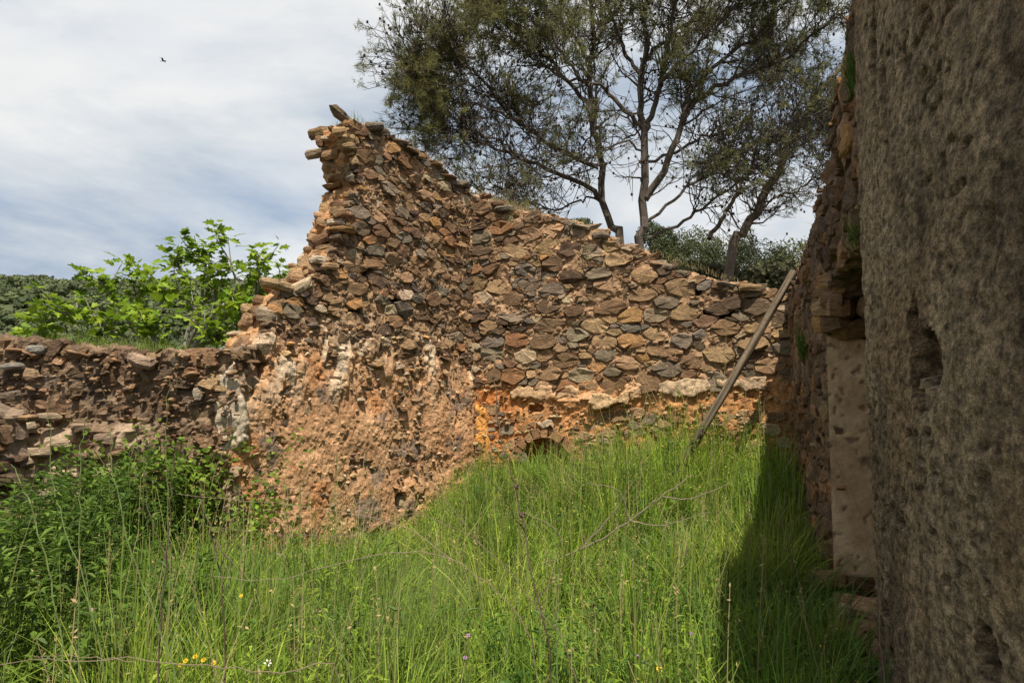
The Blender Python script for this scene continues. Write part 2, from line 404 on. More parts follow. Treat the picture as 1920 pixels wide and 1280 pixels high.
def hz(P):
    x, y = P[:, 0], P[:, 1]
    ridge = 57 * np.exp(-((x + 215) / 150) ** 2) + 44 * np.exp(-((x + 45) / 95) ** 2) + 20 * np.exp(-((x - 160) / 160) ** 2) + 30 * np.exp(-((x + 560) / 230) ** 2)
    prof = np.exp(-((y - 335) / 105.0) ** 2)
    return (.80 * ridge + 8 * fbm(P, .012, 4, 8)) * prof - 1.0
hx = np.linspace(-900, 700, 170); hy = np.linspace(120, 600, 70)
heightfield('hill', hx, hy, hz, lambda P: mix((.055, .065, .03), (.10, .095, .05), sstep(-.2, .4, fbm(P, .03, 3, 2))), M_SOIL, 'forested hill ridge beyond the fig tree')

def gzf(P2): P2 = np.atleast_2d(P2); return gz(np.c_[P2[:, :2], np.zeros(len(P2))])
# ------------------------------------------------------------------ leaf helpers
def leaf_quads(C, size, rng, flatten=0.0, asp=0.6):
    n = len(C); D = rng.normal(size=(n, 3)); D[:, 2] *= (1 - flatten); D /= np.linalg.norm(D, axis=1)[:, None]
    E = np.cross(D, rng.normal(size=(n, 3))); E /= np.linalg.norm(E, axis=1)[:, None]
    s = np.broadcast_to(np.asarray(size, float), (n,))[:, None]
    V = np.stack([C - D * s, C + E * s * asp, C + D * s, C - E * s * asp], 1).reshape(-1, 3)
    return V, (np.arange(n) * 4)[:, None] + np.arange(4)
# forest that covers the hill, one mass
rng = np.random.default_rng(11)
n = 5200
P = np.stack([rng.uniform(-300, 200, n), rng.uniform(170, 345, n), np.zeros(n)], 1); P[:, 2] = hz(P)
ok = P[:, 2] > 2; P = P[ok]; n = len(P)
rad = rng.uniform(1.5, 3.3, n); base = mix((.052, .072, .032), (.10, .118, .052), rng.uniform(0, 1, n) ** 1.3) * rng.uniform(.75, 1.25, (n, 1))
# the stand in the photograph is mostly round stone-pine and olive crowns
k = 44
D = rng.normal(size=(n, k, 3)); D /= np.linalg.norm(D, axis=2)[..., None]; D[..., 2] = np.abs(D[..., 2]) * .95 - .25
C = P[:, None] + np.array([0, 0, 1.0]) * (rad * .9)[:, None, None] + D * (rad[:, None] * rng.uniform(.65, 1.12, (n, k)))[..., None] * np.array([1, 1, .85])
Cf = C.reshape(-1, 3); Rn = D.reshape(-1, 3) + rng.normal(0, .45, (n * k, 3)); Rn /= np.linalg.norm(Rn, axis=1)[:, None]
T1 = np.cross(Rn, rng.normal(size=Rn.shape)); T1 /= np.linalg.norm(T1, axis=1)[:, None]; T2 = np.cross(Rn, T1); sz_ = (np.repeat(rad, k) * rng.uniform(.12, .28, n * k))[:, None]
V = np.stack([Cf - T1 * sz_, Cf - T2 * sz_ * .8, Cf + T1 * sz_, Cf + T2 * sz_ * .8], 1).reshape(-1, 3); Q = (np.arange(n * k) * 4)[:, None] + np.arange(4)
cc = np.repeat(np.repeat(base, k, 0) * rng.uniform(.85, 1.15, (n * k, 1)), 4, 0)
Vc = ICO[None] * (rad[:, None, None] * rng.uniform(.75, .95, (n, 12, 1))) * np.array([1, 1, .85]) + (P + np.array([0, 0, .75]) * rad[:, None])[:, None]
Qc = (ICOF[None] + (np.arange(n) * 12)[:, None, None] + len(V)).reshape(-1, 3)
V = np.concatenate([V, Vc.reshape(-1, 3)]); cc = np.concatenate([cc, np.repeat(base, 12, 0)]); Q = [Q, Qc]
tag(mk('forest', V, Q, M_FAR, None, cc), 'grey green woodland covering the far hillside', 'woodland', kind='stuff')

# ------------------------------------------------------------------ the walls
Npt = ground_pt(468, 1072); A = at(885, 700, 9.4)[:2]; B = at(1482, 700, 8.3)[:2]; J = ground_pt(1672, 1370)
WG = Wall(Npt, A); WB = Wall(A, B)
dR = (J - B) / np.linalg.norm(J - B); WR = Wall(B, B + dR * 7.6)
Lc = WG.w(*WG.px(442, 840))[:2]; WL = Wall((-8.2, 6.9), Lc + np.array([.03, -.02]))

def core(name, wall, prisms, voxel, parent, dispf, colf, mat=M_MORTAR, smooth=True):
    V, Nn, Fc = remesh(prisms, voxel)
    u, z, h = wall.uzh(V); d = dispf(V, Nn, u, z, h)
    V = V + Nn * d[:, None] if d.ndim == 1 else V + d
    return mk(name, V, Fc, mat, parent, colf(V, u, z, h), False)
def holes_push(wall, holes, u, z, h):
    """displacement towards the inside of the wall for put-log holes and cavities"""
    d = np.zeros(len(u))
    for (hu, hz_, ru, rz, dep) in holes:
        r = np.sqrt(((u - hu) / ru) ** 2 + ((z - hz_) / rz) ** 2); d = np.where(h > -.12, np.maximum(d, dep * (1 - sstep(.72, 1.05, r))), d)
    return d
def in_holes(c, holes, g=1.12): return any(((c[0] - a) / (ru * g)) ** 2 + ((c[1] - b) / (rz * g)) ** 2 < 1 for a, b, ru, rz, _ in holes)

# --- gable wall with the broken peak
rng = np.random.default_rng(21)
gpx = [(884, 358), (850, 333), (800, 293), (755, 264), (705, 240), (668, 226), (652, 238), (664, 290), (678, 345), (662, 385), (645, 420), (636, 470), (600, 512), (556, 545), (522, 572), (512, 610), (498, 640), (508, 690), (470, 745), (443, 795), (440, 850), (447, 930), (462, 1010), (468, 1070)]
G = [WG.px(*p) for p in gpx]; G = np.array([(WG.len + .05, -.25), (WG.len + .05, G[0][1])] + [tuple(g) for g in G] + [(G[-1][0], -.25)])
WG.poly = G
gw = empty('gable_wall', (*Npt, 0), 'tall broken gable wall of rubble stone with jagged edge rising to a peak', 'wall')
gh = [(*WG.px(745, 567), .13, .07, .30), (*WG.px(662, 580), .12, .06, .25), (*WG.px(690, 500), .10, .15, .16), (*WG.px(748, 938), .09, .10, .25), (*WG.px(540, 575), .07, .10, .25)]
TG = 0.55
Gr = rough_poly(G, .09, .035, rng)
gz1 = lambda x, y: WG.px(x, y)[1]
zg_top = 2.05                                   # about where the plaster has come away
def gdisp(V, Nn, u, z, h):
    low = 1 - sstep(1.75, 2.25, z + .25 * fbm(V, 1.5, 3, 4))
    d = .018 * fbm(V, 4, 4, 1) + .045 * fbm(V, 17, 3, 2, .7)
    d += low * (.04 * fbm(V, 2.5, 3, 9, .5) + .008 * fbm(V, 30, 2, 12) + .02 - .035 * sstep(.3, .5, fbm(V, 5, 4, 19)) - .036 * fbm(V, 17, 3, 2, .7))
    d += low * .018 * (.22 - np.abs(fbm(V, 12, 3, 88, .6)))
    d -= (1 - low) * .018 * (h > -.1)
    ragged = sstep(.0, .35, fbm(V * np.array([1.6, 1.6, .55]), 3.2, 4, 31)) * np.exp(-((z - 1.95) / .38) ** 2)
    d += .055 * ragged
    front = sstep(.5, .9, Nn[:, 0] * WG.n[0] + Nn[:, 1] * WG.n[1])
    d += (1 - front) * (.06 * fbm(V * np.array([1, 1, 2.5]), 4, 3, 77))
    return d - holes_push(WG, gh, u, z, h)
def gcol(V, u, z, h):
    n1 = fbm(V, 2.2, 4, 5); n2 = fbm(V, 7, 4, 6); n3 = fbm(V * np.array([1.6, 1.6, .55]), 3.2, 4, 31)
    c = mix((.23, .145, .085), (.34, .215, .125), sstep(-.3, .4, n2))
    low = 1 - sstep(1.7, 2.2, z + .3 * n1)
    c = mix(c, mix((.40, .22, .115), (.51, .305, .165), sstep(-.35, .4, fbm(V, 3.3, 5, 36, .6))), low)
    c = mix(c, (.43, .195, .078), low * sstep(.05, .4, fbm(V, 2.0, 5, 15, .6)) * .75)
    c = mix(c, (.53, .42, .30), sstep(.05, .35, n3) * np.exp(-((z - 1.9) / .36) ** 2) * .95)
    c = mix(c, (.17, .135, .11), low * sstep(.12, .36, fbm(V, 3.2, 5, 44, .6)) * .8)
    sec = sstep(.08, .22, -h); c = mix(c, mix((.42, .25, .125), (.34, .18, .085), sstep(-.3, .3, n2)), sec)
    return c
core('mortar_core', WG, [prism(WG, Gr, -TG, 0)], .024, gw, gdisp, gcol)
def grad(P, rng):
    r = np.exp(rng.normal(math.log(.05), .55, len(P))); r = np.clip(r, .02, .15)
    r = np.where(P[:, 1] < 1.95 + .3 * fbm(np.c_[P, 0 * P[:, 0]], 1.5, 2, 3), np.where(rng.random(len(P)) < .10, np.minimum(r, .085), -1), r)
    d = poly_dist(P, G); r = np.minimum(r, np.maximum(d, .02) * 1.5)
    return np.where(np.array([in_holes(p, gh) for p in P]), -1, r)
K = pack(G, grad, 16000, rng)
W_UP = {'brown': 3, 'umber': 2.4, 'dark': 1.8, 'grey': 2.4, 'slate': 1.2, 'tan': 2.8, 'rust': .8, 'ochre': .8, 'pale': 1.2}
W_LO = {'tan': 3, 'sand': 3, 'brown': 2, 'ochre': 1.2, 'grey': 1, 'dark': .6, 'pale': 1.5, 'rust': 1}
fill_stones(WG, gw, K, lambda c: W_UP if c[1] > 2.0 else W_LO, rng, lambda c, r, g: (g.uniform(-.02, .024) + .05 * max(0, r - .06)) * (1.0 if c[1] > 1.9 else .6), 280, .15)
# slabs lying in the broken edge and along the top
edge = [WG.px(*p) for p in gpx]
def edge_slabs(wall, pts, T, step, parent, rng, wts, rr=(.09, .2), th=(.035, .085), outw=.03, hrange=(0.02, 1.0), one='stone', tilt=.16):
    for a, b in zip(pts[:-1], pts[1:]):
        a = np.asarray(a); b = np.asarray(b); L = np.linalg.norm(b - a); k = max(1, int(round(L / step))); e = (b - a) / L; nrm = np.array([-e[1], e[0]])
        for j in range(k):
            p = a + (b - a) * (j + rng.uniform(.2, .8)) / k
            hs = -T * rng.uniform(*hrange); p2 = p + nrm * rng.uniform(min(-.05, outw - .05), outw) * -1
            c = wall.w(p2[0:1], p2[1:2], hs)[0]; r = rng.uniform(*rr)
            yaw = math.atan2(wall.d[1], wall.d[0]) + rng.normal(0, .5)
            V, Fc = slab_mesh(c, r, r * rng.uniform(.6, .9), rng.uniform(*th), rng, yaw, tilt)
            cl = pick(rng, wts); mk(one, V, Fc, M_STONE, parent, np.clip(cl * rng.uniform(.9, 1.1, (len(V), 1)), 0, 1), False, origin=V.mean(0))
W_SEC = {'tan': 3, 'sand': 3, 'ochre': 1.2, 'brown': 1.6, 'pale': 1, 'grey': .6}
for q in range(3): edge_slabs(WG, edge[5:18], TG, .12, gw, rng, W_SEC, rr=(.06, .15), th=(.04, .13), hrange=(q / 3, q / 3 + .33), outw=.015, tilt=.28)
edge_slabs(WG, edge[0:6], TG, .13, gw, rng, W_UP, hrange=(.0, .25), outw=.01)
edge_slabs(WG, edge[0:6], TG, .16, gw, rng, W_SEC, hrange=(.3, .9), outw=.03)
edge_slabs(WG, edge[17:24], TG, .12, gw, rng, W_LO, rr=(.05, .11), hrange=(.0, .5), outw=.0)
# the slab sticking out at the very top
c = WG.w(*WG.px(655, 213), -.12)
V, Fc = slab_mesh(c, .21, .13, .075, rng, math.atan2(WG.d[1], WG.d[0]), .02); 
V = (V - c) @ np.array([[math.cos(.6), 0, -math.sin(.6)], [0, 1, 0], [math.sin(.6), 0, math.cos(.6)]]) + c
mk('capping_slab', V, Fc, M_STONE, gw, np.array([.20, .15, .10]), False, origin=c)
for (x, y, rx, th, colr) in ((528, 532, .18, .08, (.42, .29, .16)), (520, 590, .17, .13, (.38, .29, .2)), (612, 488, .13, .08, (.48, .39, .29)), (658, 246, .15, .10, (.40, .26, .13)), (668, 265, .16, .10, (.38, .25, .13)), (692, 274, .14, .08, (.36, .25, .15)), (645, 415, .13, .07, (.46, .37, .27)), (585, 610, .17, .08, (.16, .12, .09)), (565, 655, .16, .09, (.40, .26, .14)), (548, 690, .15, .08, (.42, .28, .16)), (535, 735, .17, .07, (.40, .26, .15)), (515, 768, .17, .06, (.38, .24, .13))):
    u_, z_ = WG.px(x, y); c = WG.w(u_, z_, -.10)
    V, Fc = slab_mesh(c, rx, rx * .75, th, rng, math.atan2(WG.d[1], WG.d[0]) + rng.normal(0, .3), .16, 9)
    mk('stone', V, Fc, M_STONE, gw, np.array(colr) * rng.uniform(.9, 1.1, (len(V), 1)), False, origin=c)
# loose rubble and plaster crumbs in the lower part
mb = MB(); n = 800
pu = np.stack([rng.uniform(G[:, 0].min(), WG.len, n), rng.uniform(.0, 2.3, n)], 1); pu = pu[poly_in(pu, G)]
pu = pu[~np.array([in_holes(p, gh) for p in pu])]
hsz = np.exp(rng.normal(math.log(.02), .5, len(pu))); C = WG.w(pu[:, 0], pu[:, 1], rng.uniform(-.01, .03, len(pu)))
pal = np.array([pick(rng, {'sand': 3, 'tan': 3, 'pale': 1.4, 'ochre': 2, 'brown': 2, 'dark': .7, 'grey': .6}) for _ in pu])
gravel(mb, C, hsz, pal, rng); tag(mb.build('rubble_crumbs', M_MORTAR, gw), kind='stuff')

# --- back wall
rng = np.random.default_rng(22)
bw = empty('back_wall', (*A, 0), 'rubble stone wall with sloping top and orange plaster along its foot', 'wall')
bpx = [(885, 360), (960, 388), (1060, 408), (1140, 438), (1200, 468), (1260, 502), (1320, 522), (1400, 529), (1470, 551), (1484, 556)]
E = [WB.px(*p) for p in bpx]; Bp = np.array([(WB.len + .1, -.25), (WB.len + .1, E[-1][1] - .02)] + [tuple(e) for e in E[::-1]] + [(-.45, E[0][1] + .1), (-.45, -.25)])
arch_c = WB.px(1022, 862); TB = .5
bh = [(*WB.px(953, 608), .10, .065, .3), (*WB.px(1343, 590), .23, .085, .35), (*WB.px(1300, 545), .10, .06, .2), (arch_c[0], arch_c[1] - .05, .33, .36, .42), (*WB.px(1005, 765), .10, .05, .12), (*WB.px(1420, 560), .12, .06, .15)]
zb = WB.px(1100, 738)[1]
ub = lambda x: WB.px(x, 740)[0]
u_p0, u_p1 = ub(893), ub(914)
def bband(V, u, z):
    e0 = zb - .10 + .10 * fbm(np.c_[u, 0 * u, 0 * u], 2.2, 4, 3)          # ragged lower edge of what plaster is left
    return sstep(0, .025, z - e0) * (1 - sstep(.10, .30, z - e0 + .08 * fbm(V, 5, 3, 8)))
def bdisp(V, Nn, u, z, h):
    low = 1 - sstep(zb + .02, zb + .22, z + .12 * fbm(V, 2, 3, 4))
    d = .03 * fbm(V, 4, 4, 101) + .042 * fbm(V, 17, 3, 102, .7)
    d -= .018 * (1 - low) * (h > -.1)
    d += low * (.04 * fbm(V, 4, 4, 109, .55) - .02 - .02 * fbm(V, 17, 3, 102, .7))
    d += .06 * bband(V, u, z) * (h > -.1) * sstep(-.1, .25, fbm(V, 1.9, 4, 55))
    pil = sstep(u_p0 - .03, u_p0, u) * (1 - sstep(u_p1, u_p1 + .02, u + .03 * fbm(V, 4, 3, 5))) * (z < zb)
    d += .03 * pil * (h > -.1) * sstep(-.4, .2, fbm(V, 4.5, 4, 61))
    return d - holes_push(WB, bh, u, z, h)
def bcol(V, u, z, h):
    n1 = fbm(V, 2.2, 4, 205); n2 = fbm(V, 7, 4, 206)
    c = mix((.24, .15, .088), (.36, .225, .13), sstep(-.3, .4, n2))
    low = 1 - sstep(zb + .02, zb + .35, z + .2 * n1)
    orange = mix((.45, .215, .085), (.37, .185, .08), sstep(-.2, .3, n2))
    orange = mix(orange, (.43, .16, .05), np.clip(sstep(.9, .2, u) + .0, 0, 1) * sstep(-.4, .1, n1))
    c = mix(c, orange, low)
    c = mix(c, (.47, .31, .185), bband(V, u, z) * .8 * sstep(-.25, .2, fbm(V, 1.9, 4, 55)))
    pil = sstep(u_p0 - .03, u_p0, u) * (1 - sstep(u_p1 - .03, u_p1 + .03, u + .10 * fbm(V, 4, 4, 5))) * (z < zb - .02)
    c = mix(c, (.58, .275, .075), pil * sstep(-.25, .3, fbm(V, 4.5, 4, 61) + .25))
    c = mix(c, (.30, .22, .145), sstep(.10, .25, -h) * .8)
    c = mix(c, (.22, .16, .085), low * sstep(1.0, .5, z + .3 * n1) * .6)
    return c
core('mortar_core', WB, [prism(WB, rough_poly(Bp, .09, .03, rng), -TB, 0)], .024, bw, bdisp, bcol)
def brad(P, rng):
    r = np.exp(rng.normal(math.log(.064), .62, len(P))); r = np.clip(r, .022, .19)
    lowz = zb + .10 + .12 * fbm(np.c_[P, 0 * P[:, 0]], 1.5, 2, 3)
    r = np.where(P[:, 1] < lowz, np.where((rng.random(len(P)) < .07) & (P[:, 1] < zb - .2), np.minimum(r, .1), -1), r)
    top = np.interp(P[:, 0], [e[0] for e in E], [e[1] for e in E]); r = np.where(P[:, 1] > top - .05, -1, np.minimum(r, np.maximum(top - P[:, 1], .03) * 1.2))
    r = np.where((P[:, 0] < .02) | (P[:, 0] > WB.len), -1, r)
    return np.where(np.array([in_holes(p, bh) for p in P]), -1, r)
K = pack(Bp, brad, 16000, rng)
feat = [(1026, 464, .17), (1043, 494, .2), (1110, 470, .16), (1068, 466, .17), (962, 588, .20), (1145, 578, .22), (1245, 568, .16), (1032, 610, .18), (1125, 512, .17), (1350, 567, .24), (935, 508, .14), (1138, 664, .17), (1350, 664, .19), (1116, 687, .13), (1175, 680, .15), (1300, 676, .15), (1210, 492, .13), (1208, 515, .18), (1440, 685, .17), (1280, 640, .15), (1120, 552, .16), (900, 470, .14), (922, 505, .15)]
fk = np.array([(*WB.px(x, y), r) for x, y, r in feat])
K = np.array([k for k in K if not any((k[0] - a) ** 2 + ((k[1] - b) * 2.0) ** 2 < (.72 * (k[2] + r)) ** 2 for a, b, r in fk)])
K = np.concatenate([fk, K])
W_BK = {'brown': 3, 'umber': 2.4, 'dark': 1.4, 'grey': 3.2, 'slate': 1.4, 'tan': 3, 'rust': .9, 'ochre': .7, 'sand': 1.2, 'pale': 1.3}
fill_stones(WB, bw, K, lambda c: W_BK if c[1] > zb else W_LO, rng, lambda c, r, g: (g.uniform(-.014, .022) + .05 * max(0, r - .08)) * (1 if c[1] > zb else .5), 260, .11)
edge_slabs(WB, E[::-1][1:], TB, .17, bw, rng, W_BK, rr=(.07, .15), hrange=(.0, .2), outw=-.02)
edge_slabs(WB, E[::-1][1:], TB, .22, bw, rng, W_SEC, rr=(.07, .14), hrange=(.2, .9), outw=.01)
# plaster remnants that hang off the wall
def plaster_flake(wall, pxs, parent, rng, colr, thick=.05, h0=.03, name='plaster_flake'):
    poly = rough_poly(np.array([wall.px(*p) for p in pxs]), .05, .03, rng)
    V, Nn, Fc = remesh([prism(wall, poly, -.06, h0 + thick)], .014)
    d = .03 * fbm(V, 7, 4, 71) + .012 * fbm(V, 30, 3, 3); V = V + Nn * d[:, None]
    return mk(name, V, Fc, M_MORTAR, parent, np.array(colr) * (1 + .22 * fbm(V, 6, 4, 12))[:, None], True)
plaster_flake(WB, [(1108, 738), (1150, 742), (1183, 734), (1184, 756), (1150, 762), (1128, 770), (1108, 766)], bw, rng, (.46, .31, .175), .04, .05)
plaster_flake(WB, [(1228, 722), (1270, 712), (1320, 706), (1335, 728), (1290, 744), (1255, 740), (1235, 735)], bw, rng, (.43, .31, .20), .02, .01)
plaster_flake(WB, [(1345, 715), (1400, 712), (1432, 705), (1436, 727), (1395, 728), (1345, 724)], bw, rng, (.38, .27, .175), .02, .01)
plaster_flake(WB, [(960, 728), (1010, 725), (1085, 728), (1085, 742), (1020, 748), (962, 745)], bw, rng, (.43, .275, .16), .01, .01)
plaster_flake(WB, [(1000, 788), (1035, 786), (1040, 798), (1015, 802)], bw, rng, (.38, .29, .2), .03, .02)
# brick arch over the opening
for k_, a in enumerate(np.linspace(-1.35, 1.35, 11)):
    r0, r1 = .325, .44; aa = a + rng.normal(0, .06); hw = .038 + rng.uniform(-.008, .008)
    q = np.array([(-hw, r0), (hw, r0), (hw * 1.35, r1 + rng.uniform(-.04, .03)), (-hw * 1.35, r1 + rng.uniform(-.04, .03))])
    R2 = np.array([[math.cos(aa), math.sin(aa)], [-math.sin(aa), math.cos(aa)]])
    q = q @ R2.T + arch_c + np.array([0, -.05])
    q = q[::-1]; V, Fc = prism(WB, q, -.2, .035 + rng.uniform(-.015, .02))
    mk('brick', V, [np.array([f for f in Fc if len(f) == 4])], M_STONE, bw, np.array([.36, .20, .105]) * rng.uniform(.6, 1.2), False, origin=V.mean(0))
mb = MB(); n = 800
pu = np.stack([rng.uniform(0, WB.len, n), rng.uniform(.3, zb + .1, n)], 1); pu = pu[~np.array([in_holes(p, bh) for p in pu])]
C = WB.w(pu[:, 0], pu[:, 1], rng.uniform(-.03, .008, len(pu)))
pal = np.array([pick(rng, {'sand': 2, 'tan': 3, 'pale': .5, 'ochre': 2, 'brown': 2, 'rust': 1.2}) for _ in pu])
gravel(mb, C, np.exp(rng.normal(math.log(.022), .45, len(pu))), pal, rng); tag(mb.build('rubble_crumbs', M_MORTAR, bw), kind='stuff')

# --- low wall at the left
rng = np.random.default_rng(23)
lw = empty('low_wall', (*WL.P0, 0), 'low crumbling brown wall below the leafy fig tree', 'wall')
lpx = [(-260, 628), (-40, 634), (60, 640), (140, 645), (215, 652), (330, 664), (405, 668), (432, 655), (455, 644)]
LE = [WL.px(*p) for p in lpx]; Lp = np.array([(LE[0][0], -.25)] + [tuple(p) for p in LE] + [(WL.len, LE[-1][1] - .25), (WL.len, -.25)])[::-1]
def ldisp(V, Nn, u, z, h):
    d = .05 * fbm(V, 3, 5, 301, .6) + .06 * fbm(V, 15, 3, 302, .7) + .05 * np.abs(fbm(V, 7, 3, 304))
    e = .10 * fbm(np.c_[u, 0 * u, 0 * u], 2, 3, 9)
    d += .10 * (1 - sstep(1.25, 1.35, z + e)) * (h > -.2) * sstep(WL.px(330, 700)[0], WL.px(230, 700)[0], u)
    return d
def lcol(V, u, z, h):
    c = mix((.125, .083, .053), (.215, .145, .09), sstep(-.3, .35, fbm(V, 5, 4, 305)))
    c = mix(c, (.085, .065, .05), sstep(.1, .4, fbm(V, 2.4, 4, 306)) * .7)
    e = .12 * fbm(np.c_[u, 0 * u, 0 * u], 2, 3, 9)
    c = mix(c, (.34, .25, .17), (1 - sstep(1.25, 1.42, z + e)) * sstep(-.35, .1, fbm(V, 3, 3, 307)) * sstep(WL.px(330, 700)[0], WL.px(230, 700)[0], u))
    c = mix(c, (.27, .19, .125), sstep(WL.px(395, 700)[0], WL.px(430, 700)[0], u) * .8)
    return c
core('mortar_core', WL, [prism(WL, rough_poly(Lp, .1, .03, rng), -.5, 0)], .03, lw, ldisp, lcol)
def lrad(P, rng):
    top = np.interp(P[:, 0], [e[0] for e in LE], [e[1] for e in LE]); r = np.clip(np.exp(rng.normal(math.log(.075), .4, len(P))), .035, .15)
    band = (top - P[:, 1] < .22) & (rng.random(len(P)) < .22)
    r = np.where(band | (rng.random(len(P)) < .025), r, -1); return np.where((P[:, 0] < WL.px(-60, 700)[0]) | (top - P[:, 1] < .04), -1, r)
K = pack(Lp, lrad, 3000, rng)
W_L = {'brown': 3, 'umber': 3, 'dark': 2, 'grey': 1.4, 'tan': 1.4, 'rust': .6, 'pale': .4}
fill_stones(WL, lw, K, W_L, rng, lambda c, r, g: g.uniform(.0, .045), 170, .2)
edge_slabs(WL, LE[::-1], .5, .2, lw, rng, W_L, rr=(.08, .17), th=(.02, .04), hrange=(0, .3), outw=-.08)
edge_slabs(WL, LE[::-1], .5, .25, lw, rng, W_L, rr=(.08, .17), th=(.02, .04), hrange=(.3, .9), outw=-.08)
for (x, y, r, t, cl) in ((60, 800, .2, .12, (.38, .3, .21)), (95, 845, .18, .1, (.36, .27, .18)), (130, 830, .16, .12, (.40, .3, .2)), (190, 850, .2, .08, (.33, .22, .14)), (235, 848, .12, .06, (.30, .19, .12)), (170, 800, .13, .09, (.34, .24, .16)), (30, 785, .2, .1, (.34, .26, .18)), (110, 780, .14, .07, (.36, .27, .18)), (220, 820, .13, .1, (.28, .2, .14)), (375, 738, .07, .13, (.40, .33, .25)), (35, 688, .13, .07, (.27, .24, .2)), (66, 702, .10, .13, (.36, .24, .15)), (275, 677, .2, .11, (.34, .24, .17)), (75, 656, .13, .09, (.28, .26, .22))):
    u_, z_ = WL.px(x, y); c = WL.w(u_, z_, .05 if y < 760 else .13); r *= .75; t *= .8; V, Fc = slab_mesh(c, r, r * .7, t, rng, rng.normal(0, .4), .12, 8)
    mk('stone', V, Fc, M_STONE, lw, np.array(cl) * rng.uniform(.85, 1.1, (len(V), 1)), False, origin=c)
mb = MB(); n = 1200
pu = np.stack([rng.uniform(WL.px(-40, 700)[0], WL.len, n), rng.uniform(.3, 2.0, n)], 1)
C = WL.w(pu[:, 0], pu[:, 1], rng.uniform(.0, .08, n)); pal = np.array([pick(rng, {'brown': 2, 'umber': 4, 'dark': 3, 'tan': .6, 'pale': .1}) for _ in pu])
gravel(mb, C, np.exp(rng.normal(math.log(.017), .5, n)), pal, rng); tag(mb.build('rubble_crumbs', M_MORTAR, lw), kind='stuff')
o = plaster_flake(WL, [(437, 668), (444, 700), (458, 760), (462, 830), (440, 850), (405, 850), (404, 770), (412, 720), (428, 690)], lw, rng, (.40, .33, .245), .005, .02, 'plaster_patch')
o['label'] = 'whitish plaster patch near the corner'

# --- stub of a wall at the left edge
rng = np.random.default_rng(24)
s1 = at(4, 700, 5.15)[:2]; WS = Wall(s1 + np.array([-.75, -.1]), s1)
st_ = empty('wall_stub', (*s1, 0), 'stub of rough rubble wall cut off by the left picture edge', 'wall')
Sp = np.array([(-.4, -.2), (WS.len, -.2), (WS.len + .05, .7), (WS.len - .06, 1.2), (WS.len - .12, 1.45), (WS.len - .3, 1.62), (-.4, 1.66)])
core('mortar_core', WS, [prism(WS, rough_poly(Sp, .08, .03, rng), -.55, 0)], .03, st_, lambda V, Nn, u, z, h: .06 * fbm(V, 4, 4, 401) + .03 * fbm(V, 14, 3, 402), lambda V, u, z, h: mix((.14, .10, .075), (.26, .19, .13), sstep(-.3, .3, fbm(V, 4, 4, 403))))
K = pack(Sp, lambda P, r: np.clip(np.exp(r.normal(math.log(.065), .4, len(P))), .03, .12), 900, rng)
fill_stones(WS, st_, K, W_L, rng, lambda c, r, g: g.uniform(.02, .07), 60, .2)
edge_slabs(WS, [(WS.len, .3), (WS.len + .05, .7), (WS.len - .06, 1.2), (WS.len - .12, 1.45), (WS.len - .3, 1.62), (0, 1.66)], .55, .1, st_, rng, W_L, rr=(.07, .15), outw=.05)

# --- tall plastered wall at the right, in shade
rng = np.random.default_rng(25)
rw = empty('plastered_wall', (*J, 0), 'tall shaded wall with weathered grey brown plaster and a deep opening', 'wall')
def RP(x, y): return WR.px(x, y)
uJ = float((J - B) @ dR); uF = RP(1552, 800)[0]
TR = .60
prof = [(0, RP(1482, 540)[1]), (RP(1500, 478)[0], RP(1500, 478)[1]), (RP(1516, 440)[0], RP(1516, 440)[1]), (RP(1532, 370)[0], RP(1532, 370)[1]), (RP(1548, 300)[0], RP(1548, 300)[1]), (RP(1560, 205)[0], RP(1560, 205)[1]), (RP(1572, 130)[0], RP(1572, 130)[1]), (RP(1590, 40)[0], RP(1590, 40)[1]), (RP(1600, -20)[0], RP(1600, -20)[1]), (uJ + .2, 4.3), (uJ + .9, 4.15), (uJ + 1.9, 3.95), (7.6, 3.5)]
zo = RP(1560, 560)[1]                     # top of the opening at its far side
Rp = np.array([(7.6, -.25)] + prof[::-1] + [(0, -.25), (uF, -.25), (uF, .42), (uF + .02, 1.6), (uF + .03, zo - .12), (uF + .25, zo + .10), (uJ - .5, zo + .22), (uJ - .12, zo + .12), (uJ - .03, 1.9), (uJ - .03, -.25)])
def rdisp(V, Nn, u, z, h):
    d = .05 * fbm(V * np.array([1, 1, .6]), 4, 5, 501, .55) + .03 * fbm(V, 14, 3, 502)
    hang = np.exp(-((u - (uF + .15)) / .45) ** 2) * sstep(zo - .3, zo + .1, z)
    d = d - .26 * sstep(uJ + .02, uJ + .12, u) * (h > -.2) * sstep(.5, .9, Nn[:, 0] * WR.n[0] + Nn[:, 1] * WR.n[1])
    return d + .05 * hang * fbm(V * np.array([1, 1, 2]), 5, 3, 66) - .02
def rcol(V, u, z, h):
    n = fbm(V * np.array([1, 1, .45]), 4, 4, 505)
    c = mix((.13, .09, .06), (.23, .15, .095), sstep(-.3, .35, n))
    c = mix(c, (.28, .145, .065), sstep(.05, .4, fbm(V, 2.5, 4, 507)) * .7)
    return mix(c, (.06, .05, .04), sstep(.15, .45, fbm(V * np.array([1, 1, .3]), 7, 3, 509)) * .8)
core('masonry_core', WR, [prism(WR, rough_poly(Rp, .12, .03, rng), -TR, 0), prism(WR, np.array([(uJ + .3, -.25), (uJ + .3, zo + .5), (uF - .3, zo + .5), (uF - .3, -.25)]), -TR + .02, -TR + .16)], .03, rw, rdisp, rcol)  # second prism: unseen back panel, added to keep sun out of the opening
